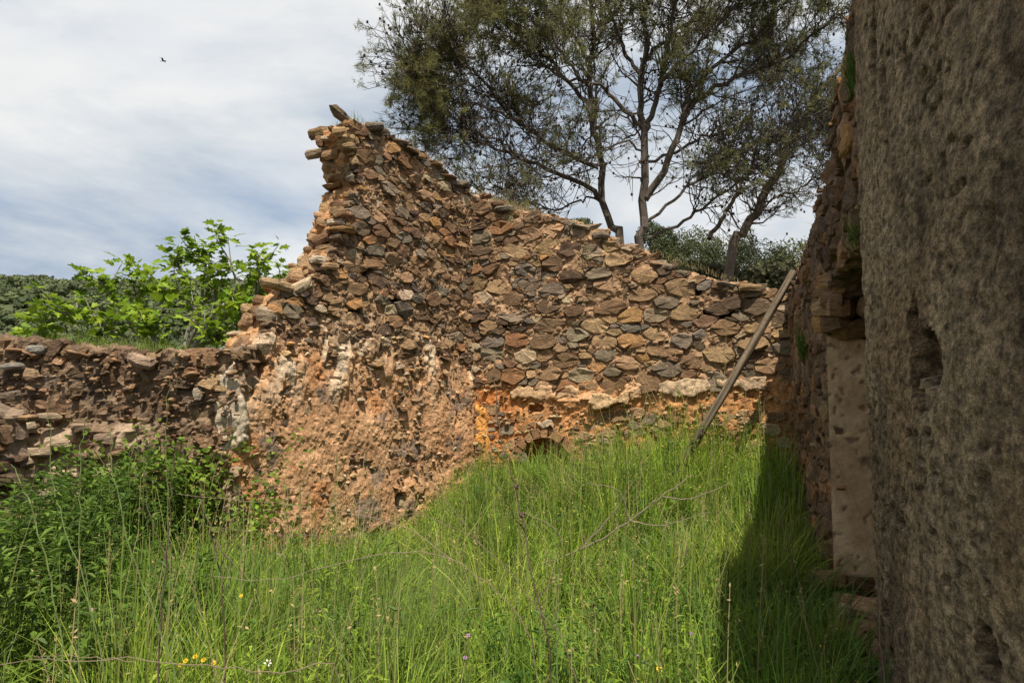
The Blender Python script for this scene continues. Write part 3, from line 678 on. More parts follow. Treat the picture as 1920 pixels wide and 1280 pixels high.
# old render of the near stretch, a thick eroded sheet wrapped round the jamb
def plaster_sheet(name, wall, u0, u1, z0, ztop, res, parent, h0, wrap, side, feat, seed, colr):
    """wrap: metres that the sheet turns back round the end at u0"""
    us = np.arange(u0, u1, res); nw = int(wrap / res); zs = np.arange(z0, ztop.max() if hasattr(ztop, 'max') else ztop, res * 1.15)
    S = np.concatenate([-np.arange(nw, 0, -1) * res, us - u0]); SS, ZZ = np.meshgrid(S, zs)
    s = SS.ravel(); z = ZZ.ravel(); u = u0 + np.maximum(s, 0); back = np.maximum(-s, 0)
    Q = np.c_[u, z, back]
    ed = .03 * fbm(np.c_[0 * z, z, 0 * z], 2.5, 4, seed) + .02 * fbm(np.c_[0 * z, z, 0 * z], 12, 3, seed + 1)
    streak = fbm(np.c_[u * 2.6, z * .9, back * 9], 1.0, 5, seed + 2, .55)
    lump = fbm(Q, 3, 4, seed + 3); grit = fbm(Q, 34, 3, seed + 4)
    crack = sstep(.22, .5, fbm(np.c_[u * 3.5, z * 1.5, back], 1.0, 6, seed + 5, .65)) * sstep(-.2, .2, fbm(Q, 1.1, 3, seed + 6))
    Qs = np.c_[u * .45, z, back]; pit = sstep(.30, .46, fbm(Qs, 24, 3, seed + 13, .6)) * sstep(-.35, .25, fbm(Q, 1.6, 3, seed + 14))
    chan = np.zeros(len(u)); cav = np.zeros(len(u))
    for (fu, fz, ru, rz, dep) in feat:
        r = np.sqrt(((u - fu + .02 * lump + .03 * fbm(Q, 8, 3, 90)) / ru) ** 2 + ((z - fz + .05 * fbm(Q, 5, 3, 91)) / rz) ** 2); cav = np.maximum(cav, dep * (1 - sstep(.86, 1.0, r)))
    h = h0 + .012 * streak + .010 * lump + .010 * fbm(Qs, 9, 4, seed + 9, .65) + .008 * fbm(Qs, 34, 3, seed + 4, .7) - .018 * pit - .022 * crack - cav
    rnd = .05; hb = np.where(s < rnd, -(1 - np.sqrt(np.clip(1 - ((rnd - np.maximum(s, 0)) / rnd) ** 2, 0, 1))) * rnd * .9, 0) * (s >= 0)
    uu = u + np.where(s < 0, ed * .5 + .01 * streak, ed * np.exp(-s / .15)); hh_ = np.where(s < 0, h0 - rnd * .9 - back, h + hb)
    V = wall.w(uu, z, hh_)
    c = mix(colr[0], colr[1], sstep(-.35, .35, streak + .4 * lump)) * (1 + .5 * fbm(np.c_[u * 5, z * 2.2, back], 1.0, 5, seed + 10, .7) + .5 * fbm(Qs, 34, 3, seed + 11, .75))[:, None]; stain = sstep(.0, .4, fbm(np.c_[u * 2.4, z * .28, back], 1.0, 4, seed + 21, .6)); c = mix(c, np.array([.095, .07, .048]), stain * .6); c = mix(c, colr[2], np.clip(crack * .9 + pit * .6 + (cav > .02) * .75, 0, 1))  # shade of pits and cavities put into the colour as a dark tone
    c = mix(c, colr[3], sstep(.1, .45, fbm(Q, 1.6, 4, seed + 8)) * .55); c = mix(c, colr[0] * np.array([1.5, 1.45, 1.35]), np.exp(-np.maximum(s, 0) / .10) * .55 * sstep(-.5, .2, lump))
    nx = len(S); nz = len(zs); i, j = np.meshgrid(np.arange(nx - 1), np.arange(nz - 1)); a = (j * nx + i).ravel()
    keep = np.ones(len(a), bool)
    return mk(name, V, np.stack([a, a + nx, a + nx + 1, a + 1], 1)[keep], M_PLASTER, parent, np.clip(c, .02, .6), False)
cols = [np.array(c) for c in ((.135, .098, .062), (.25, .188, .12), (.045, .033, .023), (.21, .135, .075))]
cv = [(*RP(1752, 640), .075, .19, .30), (*RP(1780, 668), .15, .10, .06), (*RP(1745, 590), .05, .05, .2), (*RP(1765, 742), .05, .04, .06), (*RP(1642, 575), .03, .06, .07), (*RP(1690, 190), .05, .25, .05), (*RP(1668, 90), .05, .4, .05), (*RP(1905, 1245), .10, .07, .10), (*RP(1700, 1230), .06, .05, .05)]
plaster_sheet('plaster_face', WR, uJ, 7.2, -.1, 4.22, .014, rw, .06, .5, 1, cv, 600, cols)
# plastered reveal on the far side of the opening
WV = Wall(WR.w(np.array(uF), np.array(0.), 0.0)[:2], WR.w(np.array(uF), np.array(0.), -TR)[:2])
if WV.n @ (np.zeros(2) - WV.P0) < 0: WV.n = -WV.n
res = .014; us = np.arange(.0, TR, res); zs = np.arange(.22, 2.2, res); UU, ZZ = np.meshgrid(us, zs); u = UU.ravel(); z = ZZ.ravel(); Q = np.c_[u, z, 0 * u]
pit = sstep(.33, .5, fbm(Q, 22, 3, 701)); hh_ = .075 + .012 * fbm(Q, 4, 4, 702) + .004 * fbm(Q, 40, 2, 703) - .012 * pit
edge_t = z - (2.04 + .08 * fbm(np.c_[u, 0 * u, 0 * u], 6, 3, 704)); hh_ -= .12 * sstep(-.02, .03, edge_t); hh_ -= .1 * sstep(.34, .24, z + .05 * fbm(np.c_[u, 0 * u, 0 * u], 8, 3, 705))
V = WV.w(u, z, hh_); c = mix((.36, .25, .145), (.47, .345, .215), sstep(-.3, .3, fbm(Q, 5, 4, 706))); c = mix(c, (.16, .11, .075), pit * .8)
c = mix(c, (.42, .19, .08), sstep(.25, .5, fbm(Q, 3, 4, 717)) * .6); nx, nz = len(us), len(zs); i, j = np.meshgrid(np.arange(nx - 1), np.arange(nz - 1)); a = (j * nx + i).ravel()
mk('plaster_reveal', V, np.stack([a, a + nx, a + nx + 1, a + 1], 1), M_REVEAL, rw, c, True)
# face stones above and beyond the opening
def rrad(P, rng):
    r = np.clip(np.exp(rng.normal(math.log(.09), .4, len(P))), .04, .17); r = np.minimum(r, poly_dist(P, Rp) * .8); return np.where((P[:, 0] > uJ + .05) | (r < .02), -1, r)
K = pack(Rp, rrad, 2600, rng)
W_R = {'brown': 2, 'umber': 4, 'dark': 3, 'rust': 1.2, 'tan': .5, 'ochre': .3}
fill_stones(WR, rw, K, W_R, rng, lambda c, r, g: g.uniform(-.03, .02), 200, .12)
edge_slabs(WR, prof[:9][::-1], TR, .16, rw, rng, W_R, rr=(.05, .10), hrange=(.08, .4), outw=-.05, tilt=.3)
# rough stones that hang over the reveal, and the sill rubble below it
for k_ in range(26):
    z_ = rng.uniform(2.08, zo + .25); t_ = rng.uniform(-.02, TR - .1)
    c = WV.w(np.array(t_), np.array(z_), rng.uniform(-.02, .05) + .12 * (z_ > zo - .15)); r = rng.uniform(.09, .19)
    V, Fc = slab_mesh(c, r, r * .7, rng.uniform(.07, .16), rng, rng.uniform(0, 3), .2); mk('stone', V, Fc, M_STONE, rw, pick(rng, {'tan': 2, 'brown': 2, 'ochre': 1.2, 'rust': .8}), False, origin=c)
for k_ in range(46):
    f = rng.random(); c2 = WR.w(np.array(uF + .02 + (uJ - uF) * f), np.array(rng.uniform(.0, .30)), rng.uniform(-.35, .10)); r = rng.uniform(.06, .15)
    V, Fc = slab_mesh(c2, r, r * .75, rng.uniform(.05, .12), rng, rng.uniform(0, 3), .25); mk('stone', V, Fc, M_STONE, rw, pick(rng, {'tan': 2, 'brown': 2, 'rust': 1, 'pale': .5}), False, origin=c2)

# ------------------------------------------------------------------ leaning beam
rng = np.random.default_rng(26)
top = at(1488, 508, 7.75); mid = at(1302, 842, 7.85); bot = mid + (mid - top) * .62; bot[2] = max(bot[2], -.05)
pts = spline([top, top * .66 + bot * .34 + np.array([.02, 0, .012]), top * .33 + bot * .67 + np.array([-.01, 0, -.015]), bot], 40)
mb = MB(); tube(mb, pts, np.linspace(.038, .052, 40), (.23, .19, .145), 18); V = np.concatenate(mb.v); ax = (bot - top) / np.linalg.norm(bot - top)
s = V @ ax; rad_ = V - pts[np.repeat(np.arange(40), 18)]; ang = np.tile(np.arange(18), 40) * .349
g = fbm(np.c_[np.cos(ang) * 2.2, np.sin(ang) * 2.2, s * .9], 1.6, 4, 801); V = V + rad_ * (.28 * g)[:, None]
cl = mix((.05, .038, .026), (.16, .122, .083), sstep(-.3, .35, g + .3 * fbm(np.c_[np.cos(ang) * 6, np.sin(ang) * 6, s * 1.2], 1, 3, 803)))
pl = empty('leaning_beam', bot, 'weathered grey wooden pole leaning across the corner of the ruin', 'beam')
mk('pole', V, np.concatenate(list(mb.f.values())[0]), M_WOOD, pl, cl, True)
cap = V[:18]; mk('cut_end', np.concatenate([cap, cap.mean(0)[None] - ax * .012]), np.stack([np.arange(18), (np.arange(18) + 1) % 18, np.full(18, 18)], 1), M_WOOD, pl, np.array([.16, .13, .10]), False)

# ------------------------------------------------------------------ grass and weeds
rng = np.random.default_rng(31)
def inside_room(P, m=.03):
    q = np.ones(len(P), bool)
    for w_, ext in ((WG, None), (WB, None), (WR, None)):
        h = (P - w_.P0) @ w_.n; u = (P - w_.P0) @ w_.d
        if w_ is WG: q &= (h > m) | (u < -.02)
        else: q &= h > m
    q &= ((P - WL.P0) @ WL.n > .06) | (P[:, 0] > -2.3)
    bad = ((P - WG.P0) @ WG.n < m) & ((P - WG.P0) @ WG.n > -.62) & ((P - WG.P0) @ WG.d > -.05)
    q &= ~bad; q &= ~((P[:, 0] < -2.0) & ((P - WG.P0) @ WG.n < -.5) & (P[:, 1] > 7.6))
    q &= ~((P[:, 0] < s1[0] + .05) & (P[:, 1] > s1[1] - .1) & (P[:, 1] < s1[1] + .6))
    return q
def blades(P, H, Wd, bend, az, cols, segs=4, z0=None, tip=1.25):
    n = len(P); t = np.linspace(0, 1, segs + 1)[None]; dirv = np.stack([np.cos(az), np.sin(az)], 1)
    fa = az + np.random.default_rng(5).uniform(-.9, .9, n) + math.pi / 2; side = np.stack([np.cos(fa), np.sin(fa), 0 * fa], 1)
    out_ = bend[:, None] * H[:, None] * t ** 1.9; zz = H[:, None] * t * (1 - .38 * np.minimum(bend, 1.4)[:, None] * t)
    C = np.concatenate([P[:, None, :] + out_[..., None] * dirv[:, None], zz[..., None]], -1)
    if z0 is not None: C[..., 2] += z0[:, None]
    wd = Wd[:, None] * (1 - t ** 1.6) * .5 + .0004
    Lf = C - side[:, None] * wd[..., None]; Rt = C + side[:, None] * wd[..., None]
    V = np.stack([Lf, Rt], 2).reshape(n, -1, 3)
    m = 2 * (segs + 1); k = np.arange(segs) * 2; f = np.stack([k, k + 1, k + 3, k + 2], 1)
    Q = (np.arange(n) * m)[:, None, None] + f[None]
    cc = cols[:, None, :] * (np.linspace(.82, tip, segs + 1)[None, :, None]); cc = np.repeat(cc, 2, 1).reshape(-1, 3)  # light from above put into the colour: darker root, brighter tip
    return V.reshape(-1, 3), Q.reshape(-1, 4), cc
def gheight(P):
    """how high the grass stands, metres"""
    x, y = P[:, 0], P[:, 1]; P3 = np.c_[P, 0 * x]
    base = .46 + .22 * fbm(P3, .9, 3, 41) + .34 * np.maximum(fbm(P3, 2.6, 3, 42), -.5)
    hG = (P - WG.P0) @ WG.n; uG = (P - WG.P0) @ WG.d
    lowz = np.exp(-(np.maximum(hG, 0) / 1.1) ** 2) * sstep(WG.len * .98, WG.len * .45, uG) * sstep(-.7, -.1, uG)
    base = base * (1 - .72 * lowz)
    base += .26 * sstep(.9, 2.2, x) * sstep(6.2, 7.6, y)             # rank growth by the beam
    base += .16 * sstep(7.6, 8.7, y) * sstep(-.3, .6, x)
    ac = WB.w(np.array(arch_c[0]), np.array(0.), .35)[:2]; base = base * (1 - .34 * np.exp(-(((x - ac[0]) / .42) ** 2 + ((y - ac[1]) / .9) ** 2)))
    hR = (P - WR.P0) @ WR.n; base = base * (1 - .6 * np.exp(-(np.maximum(hR, 0) / .45) ** 2) * (y < 5.2))
    return np.clip(base, .07, 1.0)
n = 105000
P = np.stack([rng.uniform(-4.3, 3.2, n), rng.uniform(1.7, 9.6, n)], 1)
vis = np.abs(P[:, 0]) < .74 * P[:, 1] + .5; P = P[vis]; P = P[inside_room(P)]
# thin out bare patches
dn = fbm(np.c_[P, 0 * P[:, 0]], 1.1, 3, 45); P = P[rng.random(len(P)) < (.45 + .6 * sstep(-.4, .2, dn)) * (.25 + .9 * sstep(-.3, .25, fbm(np.c_[P, 0 * P[:, 0]], 2.6, 3, 42)))]
n = len(P); H = gheight(P) * rng.uniform(.45, 1.3, n); sp_ = fbm(np.c_[P, 0 * P[:, 0]], .6, 3, 46)
Wd = rng.uniform(.004, .011, n) * (1 + .35 * (sp_ > .15))
bend = np.abs(rng.normal(.3, .5, n)); az = rng.uniform(0, 6.28, n)
c1 = mix((.15, .245, .016), (.35, .40, .045), rng.random(n)); c2 = mix((.085, .165, .02), (.20, .28, .045), rng.random(n))
cols = mix(c1, c2, sstep(-.15, .25, sp_)); dry = rng.random(n) < .11; cols[dry] = mix((.26, .22, .10), (.34, .27, .14), rng.random(dry.sum()))
cols *= np.array([.84, .95, 1.15])
cols *= ((1 + .55 * fbm(np.c_[P, 0 * P[:, 0]], 2.6, 3, 49)) * (1 + .5 * fbm(np.c_[P, 0 * P[:, 0]], .8, 2, 50)))[:, None] * rng.uniform(.7, 1.3, (n, 1))
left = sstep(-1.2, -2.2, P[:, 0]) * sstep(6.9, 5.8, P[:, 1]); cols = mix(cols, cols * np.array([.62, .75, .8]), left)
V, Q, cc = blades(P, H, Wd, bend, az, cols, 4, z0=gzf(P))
tag(mk('grass', V, Q, M_GRASS, None, cc), 'long green grass filling the floor of the ruin', 'grass', kind='stuff')
n = 15000; P = np.stack([rng.uniform(-2.6, 3.1, n), rng.uniform(2.4, 9.3, n)], 1); P = P[inside_room(P, .06)]; n = len(P)
H = gheight(P) * rng.uniform(.8, 1.45, n)
V, Q, cc = blades(P, H, rng.uniform(.009, .017, n), np.abs(rng.normal(.4, .5, n)), rng.uniform(0, 6.28, n), mix((.10, .185, .018), (.27, .33, .05), rng.random(n)), 5, z0=gzf(P))
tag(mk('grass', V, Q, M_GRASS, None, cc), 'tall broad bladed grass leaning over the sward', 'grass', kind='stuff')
nc = 210; Pc = np.stack([rng.uniform(-2.4, 3.0, nc), rng.uniform(2.6, 9.2, nc)], 1); Pc = Pc[inside_room(Pc, .12)]
hG = (Pc - WG.P0) @ WG.n; uG = (Pc - WG.P0) @ WG.d; Pc = Pc[~((hG < 1.2) & (uG > -.3) & (uG < 2.0))]; k = 75; nc = len(Pc); rc = rng.uniform(.03, .09, nc)
a_ = rng.uniform(0, 6.28, (nc, k)); rr_ = np.sqrt(rng.random((nc, k))) * rc[:, None]; P = np.stack([Pc[:, :1] + rr_ * np.cos(a_), Pc[:, 1:] + rr_ * np.sin(a_)], -1).reshape(-1, 2); n = len(P)
hc_ = np.repeat(rng.uniform(.5, 1.0, nc), k); H = hc_ * rng.uniform(.5, 1.15, n) * (.5 + .8 * gheight(P)); tint = np.repeat(rng.random(nc), k)
cols = mix((.055, .125, .016), (.26, .30, .05), tint) * rng.uniform(.7, 1.3, (n, 1)); st2 = np.repeat(rng.random(nc) < .05, k); cols[st2] = mix((.28, .23, .11), (.42, .34, .18), rng.random(st2.sum()))
V, Q, cc = blades(P, H, rng.uniform(.005, .012, n), np.abs(rng.normal(.5, .35, n)), a_.ravel() + rng.normal(0, .4, n), cols, 5, z0=gzf(P))
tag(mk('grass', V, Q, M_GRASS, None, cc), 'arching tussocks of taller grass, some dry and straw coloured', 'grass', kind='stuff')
# fine upright reed-like grass in the centre foreground
n = 7000; cen = ground_pt(600, 1230)
P = np.stack([rng.normal(cen[0] + .1, .55, n), rng.normal(cen[1] + .1, .55, n)], 1); P = P[inside_room(P) & (P[:, 1] > 2.6)]; n = len(P)
V, Q, cc = blades(P, rng.uniform(.28, .60, n), rng.uniform(.003, .0055, n), np.abs(rng.normal(.12, .12, n)), rng.normal(.3, .9, n), mix((.13, .20, .05), (.22, .27, .085), rng.random(n)), 4, z0=gzf(P))
tag(mk('grass', V, Q, M_GRASS, None, cc), 'fine upright pale grass in front of the gable wall', 'grass', kind='stuff')
# taller flowering stems with seed heads
n = 1300; P = np.stack([rng.uniform(-4, 3.1, n), rng.uniform(2.4, 9.0, n)], 1); P = P[inside_room(P, .1)]; 
hG = (P - WG.P0) @ WG.n; uG = (P - WG.P0) @ WG.d; P = P[~((hG < 1.3) & (uG > -.3) & (uG < 1.9) & (rng.random(len(P)) < .8))]; n = len(P)
mb = MB()
for p in P:
    H_ = gheight(p[None])[0] * rng.uniform(1.2, 1.9) + .12; a = rng.uniform(0, 6.28); b = abs(rng.normal(.12, .12)); t = np.linspace(0, 1, 6)
    pt = np.stack([p[0] + math.cos(a) * b * H_ * t ** 2, p[1] + math.sin(a) * b * H_ * t ** 2, H_ * t * (1 - .1 * b) + gzf(p)[0]], 1)
    cst = mix((.13, .19, .04), (.36, .30, .15), np.array([rng.random() ** 1.3]))[0]; tube(mb, pt, np.linspace(.0034, .0016, 6), cst, 3)
    if rng.random() < .75:
        k = 9; f = rng.uniform(.74, 1.0, k); C = np.stack([np.interp(f, t, pt[:, i]) for i in range(3)], 1) + rng.normal(0, .008, (k, 3))
        V, Q = leaf_quads(C, rng.uniform(.006, .014, k), rng, asp=.35); mb.add(V, Q, np.clip(cst * np.array([1.25, 1.1, 1.1]), 0, 1))
tag(mb.build('seed_grass', M_GRASS), 'tall thin flowering grass stems standing above the sward', 'grass', kind='stuff')
# leafy herbs: stems with lance leaves, dark on the left side
def herbs(name, P, hf, label, c_lo, c_hi, rng, lw_=.016, ll=.055, per=22, lean=.25):
    mb = MB()
    for p in P:
        H_ = hf(p) * rng.uniform(.7, 1.25); a = rng.uniform(0, 6.28); b = abs(rng.normal(0, lean)); t = np.linspace(0, 1, 6)
        pt = np.stack([p[0] + math.cos(a) * b * H_ * t ** 1.6, p[1] + math.sin(a) * b * H_ * t ** 1.6, H_ * t + gzf(p)[0]], 1)
        base = mix(c_lo, c_hi, np.array([rng.random()]))[0]; tube(mb, pt, np.linspace(.0035, .0015, 6), base * .9, 3)
        k = max(6, int(per * H_ / .6)); f = np.sort(rng.uniform(.12, 1, k)); C = np.stack([np.interp(f, t, pt[:, i]) for i in range(3)], 1)
        an = rng.uniform(0, 6.28, k); up = rng.uniform(-.2, .8, k); D = np.stack([np.cos(an), np.sin(an), up], 1); D /= np.linalg.norm(D, axis=1)[:, None]
        S = np.cross(D, [0, 0, 1]); S /= np.linalg.norm(S, axis=1)[:, None]; l_ = ll * rng.uniform(.6, 1.3, k)[:, None]; w_ = lw_ * rng.uniform(.6, 1.2, k)[:, None] * .5
        m_ = C + D * l_ * .5 + np.array([0, 0, .004]); e_ = C + D * l_ - np.array([0, 0, 1]) * l_ * .18
        V = np.stack([C, m_ + S * w_, e_, m_ - S * w_], 1).reshape(-1, 3); cc = np.repeat(base * rng.uniform(.75, 1.3, (k, 1)), 4, 0)
        mb.add(V, (np.arange(k) * 4)[:, None] + np.arange(4), cc)
    return tag(mb.build(name, M_LEAF), label, 'weeds', kind='stuff')
n = 820; P = np.stack([rng.uniform(-4.1, -1.75, n), rng.uniform(3.1, 6.6, n)], 1); P = P[inside_room(P) & (np.abs(P[:, 0]) < .72 * P[:, 1] + .2) & ((P[:, 0] < -2.75) | (P[:, 1] < 4.6))]
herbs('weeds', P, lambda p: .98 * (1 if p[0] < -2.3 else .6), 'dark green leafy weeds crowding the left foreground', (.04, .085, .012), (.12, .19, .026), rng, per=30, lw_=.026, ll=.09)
n = 1500; P = np.stack([rng.uniform(-1.5, 2.8, n), rng.uniform(2.6, 9.2, n)], 1); P = P[inside_room(P, .1)]
herbs('weeds', P, lambda p: gheight(p[None])[0] * 1.05, 'light green leafy herbs mixed in the central grass', (.09, .17, .014), (.22, .29, .03), rng, .017, .055, 22)
n = 420; P = np.stack([rng.uniform(-1.2, 2.4, n), rng.uniform(2.8, 8.8, n)], 1); P = P[inside_room(P, .1)]; P = P[fbm(np.c_[P, 0 * P[:, 0]], 1.3, 3, 77) > .08]
herbs('weeds', P, lambda p: gheight(p[None])[0] * 1.2, 'patches of darker leafy weeds standing in the central grass', (.04, .09, .014), (.09, .16, .025), rng, .024, .08, 26)
n = 260; P = np.stack([rng.uniform(-2.3, -.6, n), rng.uniform(4.6, 7.6, n)], 1); hG = (P - WG.P0) @ WG.n; P = P[inside_room(P) & (hG > .06) & (hG < 1.2)]
herbs('weeds', P, lambda p: .2, 'low green weeds along the foot of the gable wall', (.07, .12, .025), (.13, .18, .04), rng, .016, .04, 40)
# broad arching leaves in the shaded right foreground
n = 2600; P = np.stack([rng.uniform(.9, 2.6, n), rng.uniform(2.4, 6.6, n)], 1); P = P[inside_room(P, .05)]; n = len(P)
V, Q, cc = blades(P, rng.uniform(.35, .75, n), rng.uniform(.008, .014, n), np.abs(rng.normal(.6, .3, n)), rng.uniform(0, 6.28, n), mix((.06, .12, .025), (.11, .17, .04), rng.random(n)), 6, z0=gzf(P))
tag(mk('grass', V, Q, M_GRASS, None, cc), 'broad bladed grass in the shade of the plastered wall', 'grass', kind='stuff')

# ------------------------------------------------------------------ bramble against the low wall
rng = np.random.default_rng(33)
br = empty('bramble_bush', (-2.9, 6.6, 0), 'leafy green bramble bush between low wall and gable wall', 'bush')
mb = MB(); tips = []
for k_ in range(70):
    b = np.array([rng.normal(-3.0, .34), rng.uniform(6.3, 7.0), 0]); tp = b + np.array([rng.normal(0, .35), rng.normal(-.1, .25), rng.uniform(.5, 1.3) * (1 - .25 * abs(b[0] + 3.0))])
    pt = spline([b, b * .5 + tp * .5 + np.array([0, 0, .18]), tp], 8); tube(mb, pt, np.linspace(.006, .003, 8), (.10, .075, .045), 4); tips.append(pt)
mb.build('stem', M_DRY, br)
mb = MB(); C = np.concatenate([t_[2:] for t_ in tips]); C = np.repeat(C, 15, 0) + rng.normal(0, .085, (len(C) * 15, 3)); C = C[(C[:, 2] > .06)]
C = C[((C[:, :2] - WG.P0) @ WG.d < -.04) | ((C[:, :2] - WG.P0) @ WG.n > .04)]
V, Q = leaf_quads(C, rng.uniform(.018, .036, len(C)), rng, .45, .62); cb = mix((.08, .15, .016), (.21, .29, .035), rng.random(len(C)) ** 1.4) * rng.uniform(.8, 1.2, (len(C), 1))
mb.add(V, Q, np.repeat(cb, 4, 0)); tag(mb.build('foliage', M_LEAF, br), kind='stuff')

# ------------------------------------------------------------------ fig tree behind the low wall
rng = np.random.default_rng(35)
fg = empty('fig_tree', at(330, 900, 9.7) * np.array([1, 1, 0]), 'bright green fig tree rising behind the low wall', 'tree')
FB = [[(300, 720, 9.7), (260, 610, 9.7), (225, 545, 9.6), (190, 500, 9.5)], [(300, 720, 9.7), (290, 620, 9.8), (265, 560, 9.8), (250, 502, 9.8)], [(330, 720, 9.7), (350, 610, 9.9), (380, 540, 9.9), (340, 490, 9.9), (318, 470, 9.9)],
      [(330, 720, 9.7), (390, 590, 9.6), (435, 540, 9.6), (440, 490, 9.6), (405, 428, 9.6)], [(360, 720, 9.7), (440, 620, 9.6), (478, 540, 9.6), (488, 490, 9.6), (480, 455, 9.6)], [(360, 720, 9.7), (470, 610, 9.8), (520, 540, 9.8), (548, 490, 9.8)],
      [(280, 720, 9.7), (170, 630, 9.5), (110, 600, 9.5), (85, 570, 9.4)], [(280, 720, 9.7), (140, 650, 9.7), (60, 625, 9.6), (15, 612, 9.6)], [(310, 720, 9.7), (240, 610, 9.3), (180, 570, 9.2), (130, 545, 9.2)], [(330, 720, 9.7), (370, 600, 9.3), (350, 540, 9.3), (300, 520, 9.3)],
      [(340, 720, 9.7), (420, 640, 9.4), (450, 590, 9.3), (455, 565, 9.3)], [(290, 720, 9.7), (220, 650, 9.2), (190, 620, 9.1), (170, 600, 9.1)], [(330, 720, 9.7), (300, 640, 9.1), (290, 600, 9.0), (280, 580, 9.0)], [(350, 720, 9.7), (380, 650, 9.1), (400, 620, 9.0), (415, 600, 9.0)], [(400, 720, 9.7), (400, 560, 9.9), (385, 480, 9.9), (372, 462, 9.9)]]
base_fig = at(330, 720, 9.7); tr_b = np.array([base_fig[0], 9.75, -.05])
mb = MB(); tube(mb, spline([tr_b, tr_b + np.array([.05, 0, .5]), base_fig], 8), np.linspace(.11, .07, 8), (.24, .22, .19), 8); mb.build('trunk', M_BARK, fg)
def fig_leaf():
    o = np.array([(0, 0), (.16, .02), (.34, .16), (.30, .30), (.22, .40), (.40, .62), (.26, .72), (.14, .66), (.12, .85), (0, 1.05)])
    L = np.concatenate([o, (o[1:-1] * np.array([-1, 1]))[::-1]]); z = -.16 * (L[:, 1] - .3) ** 2 + .12 * np.abs(L[:, 0])
    V = np.concatenate([np.c_[L, z], [[0, .45, .0]]]); m_ = len(L); return V, np.stack([np.arange(m_), (np.arange(m_) + 1) % m_, np.full(m_, m_)], 1)
LV, LF = fig_leaf(); spots = []; mbb = MB()
for bq in FB:
    pts = spline([at(p[0], p[1] + (0 if p[1] > 640 else (18 if p[0] > 300 else 42 if p[0] < 160 else 30)), p[2]) for p in bq], 14); pts[1:-1] += rng.normal(0, .02, (12, 3)); mb = MB(); tube(mb, pts, np.linspace(.034, .009, 14), (.20, .185, .155), 6); bo = mb.build('branch', M_BARK, fg)
    ends = [pts]
    for k_ in range(7):
        i = rng.integers(5, 14); d = (pts[i] - pts[i - 1]); d = d / np.linalg.norm(d) + rng.normal(0, .75, 3); d[2] += .35; d /= np.linalg.norm(d)
        q = spline([pts[i], pts[i] + d * rng.uniform(.1, .2), pts[i] + d * rng.uniform(.22, .42) + np.array([0, 0, .07])], 6); tube(mbb, q, np.linspace(.011, .005, 6), (.20, .185, .155), 4); ends.append(q)
    for e_i, e in enumerate(ends):
        st0 = int(len(e) * (.5 if e_i == 0 else .25))
        for p in e[st0:]:
            for _ in range(2 if e_i else 3): spots.append((p, 1.0, bo))
        for _ in range(4): spots.append((e[-1], 1.15, bo))
tag(mbb.build('twigs', M_BARK, fg), kind='stuff')
zcut = 1.35
allL = []
for p, s_, bo in spots:
    if p[2] < zcut: continue
    an = rng.uniform(0, 6.28); el = rng.uniform(-.55, .55); D = np.array([math.cos(an) * math.cos(el), math.sin(an) * math.cos(el), math.sin(el)])
    up = np.array([0, 0, 1.]) + rng.normal(0, .45, 3); up -= D * (up @ D); up /= np.linalg.norm(up); S = np.cross(D, up); sz = rng.uniform(.085, .16) * s_
    o_ = p + D * rng.uniform(.03, .09); allL.append((o_, S, D, up, sz, bo))
idx = sorted(range(len(allL)), key=lambda i: allL[i][0][1] - .5 * allL[i][4] - .25 * allL[i][0][2]); mb = MB(); lm = None
from mathutils import Matrix
LM = []
for v in range(6):
    o = mk('leaf', LV * np.array([rng.uniform(.85, 1.15), 1, rng.uniform(.3, 2.2)]), LF, M_LEAF, None, mix((.11, .20, .014), (.27, .36, .03), np.array([v / 5.])), True); LM.append(o.data); bpy.data.objects.remove(o)
for cnt, i in enumerate(idx):
    o_, S, D, up, sz, bo = allL[i]
    if cnt < 300:
        o = bpy.data.objects.new('leaf', LM[rng.integers(0, 6)]); COL.objects.link(o); o.parent = bo
        o.matrix_local = Matrix(((S[0] * sz, D[0] * sz, up[0] * sz, o_[0]), (S[1] * sz, D[1] * sz, up[1] * sz, o_[1]), (S[2] * sz, D[2] * sz, up[2] * sz, o_[2]), (0, 0, 0, 1)))
    else: mb.add(o_ + sz * (LV[:, :1] * S + LV[:, 1:2] * D + LV[:, 2:] * up), LF, mix((.10, .185, .014), (.25, .34, .03), np.array([rng.random()]))[0])
tag(mb.build('foliage', M_LEAF, fg), kind='stuff')
print('fig leaves', len(allL))

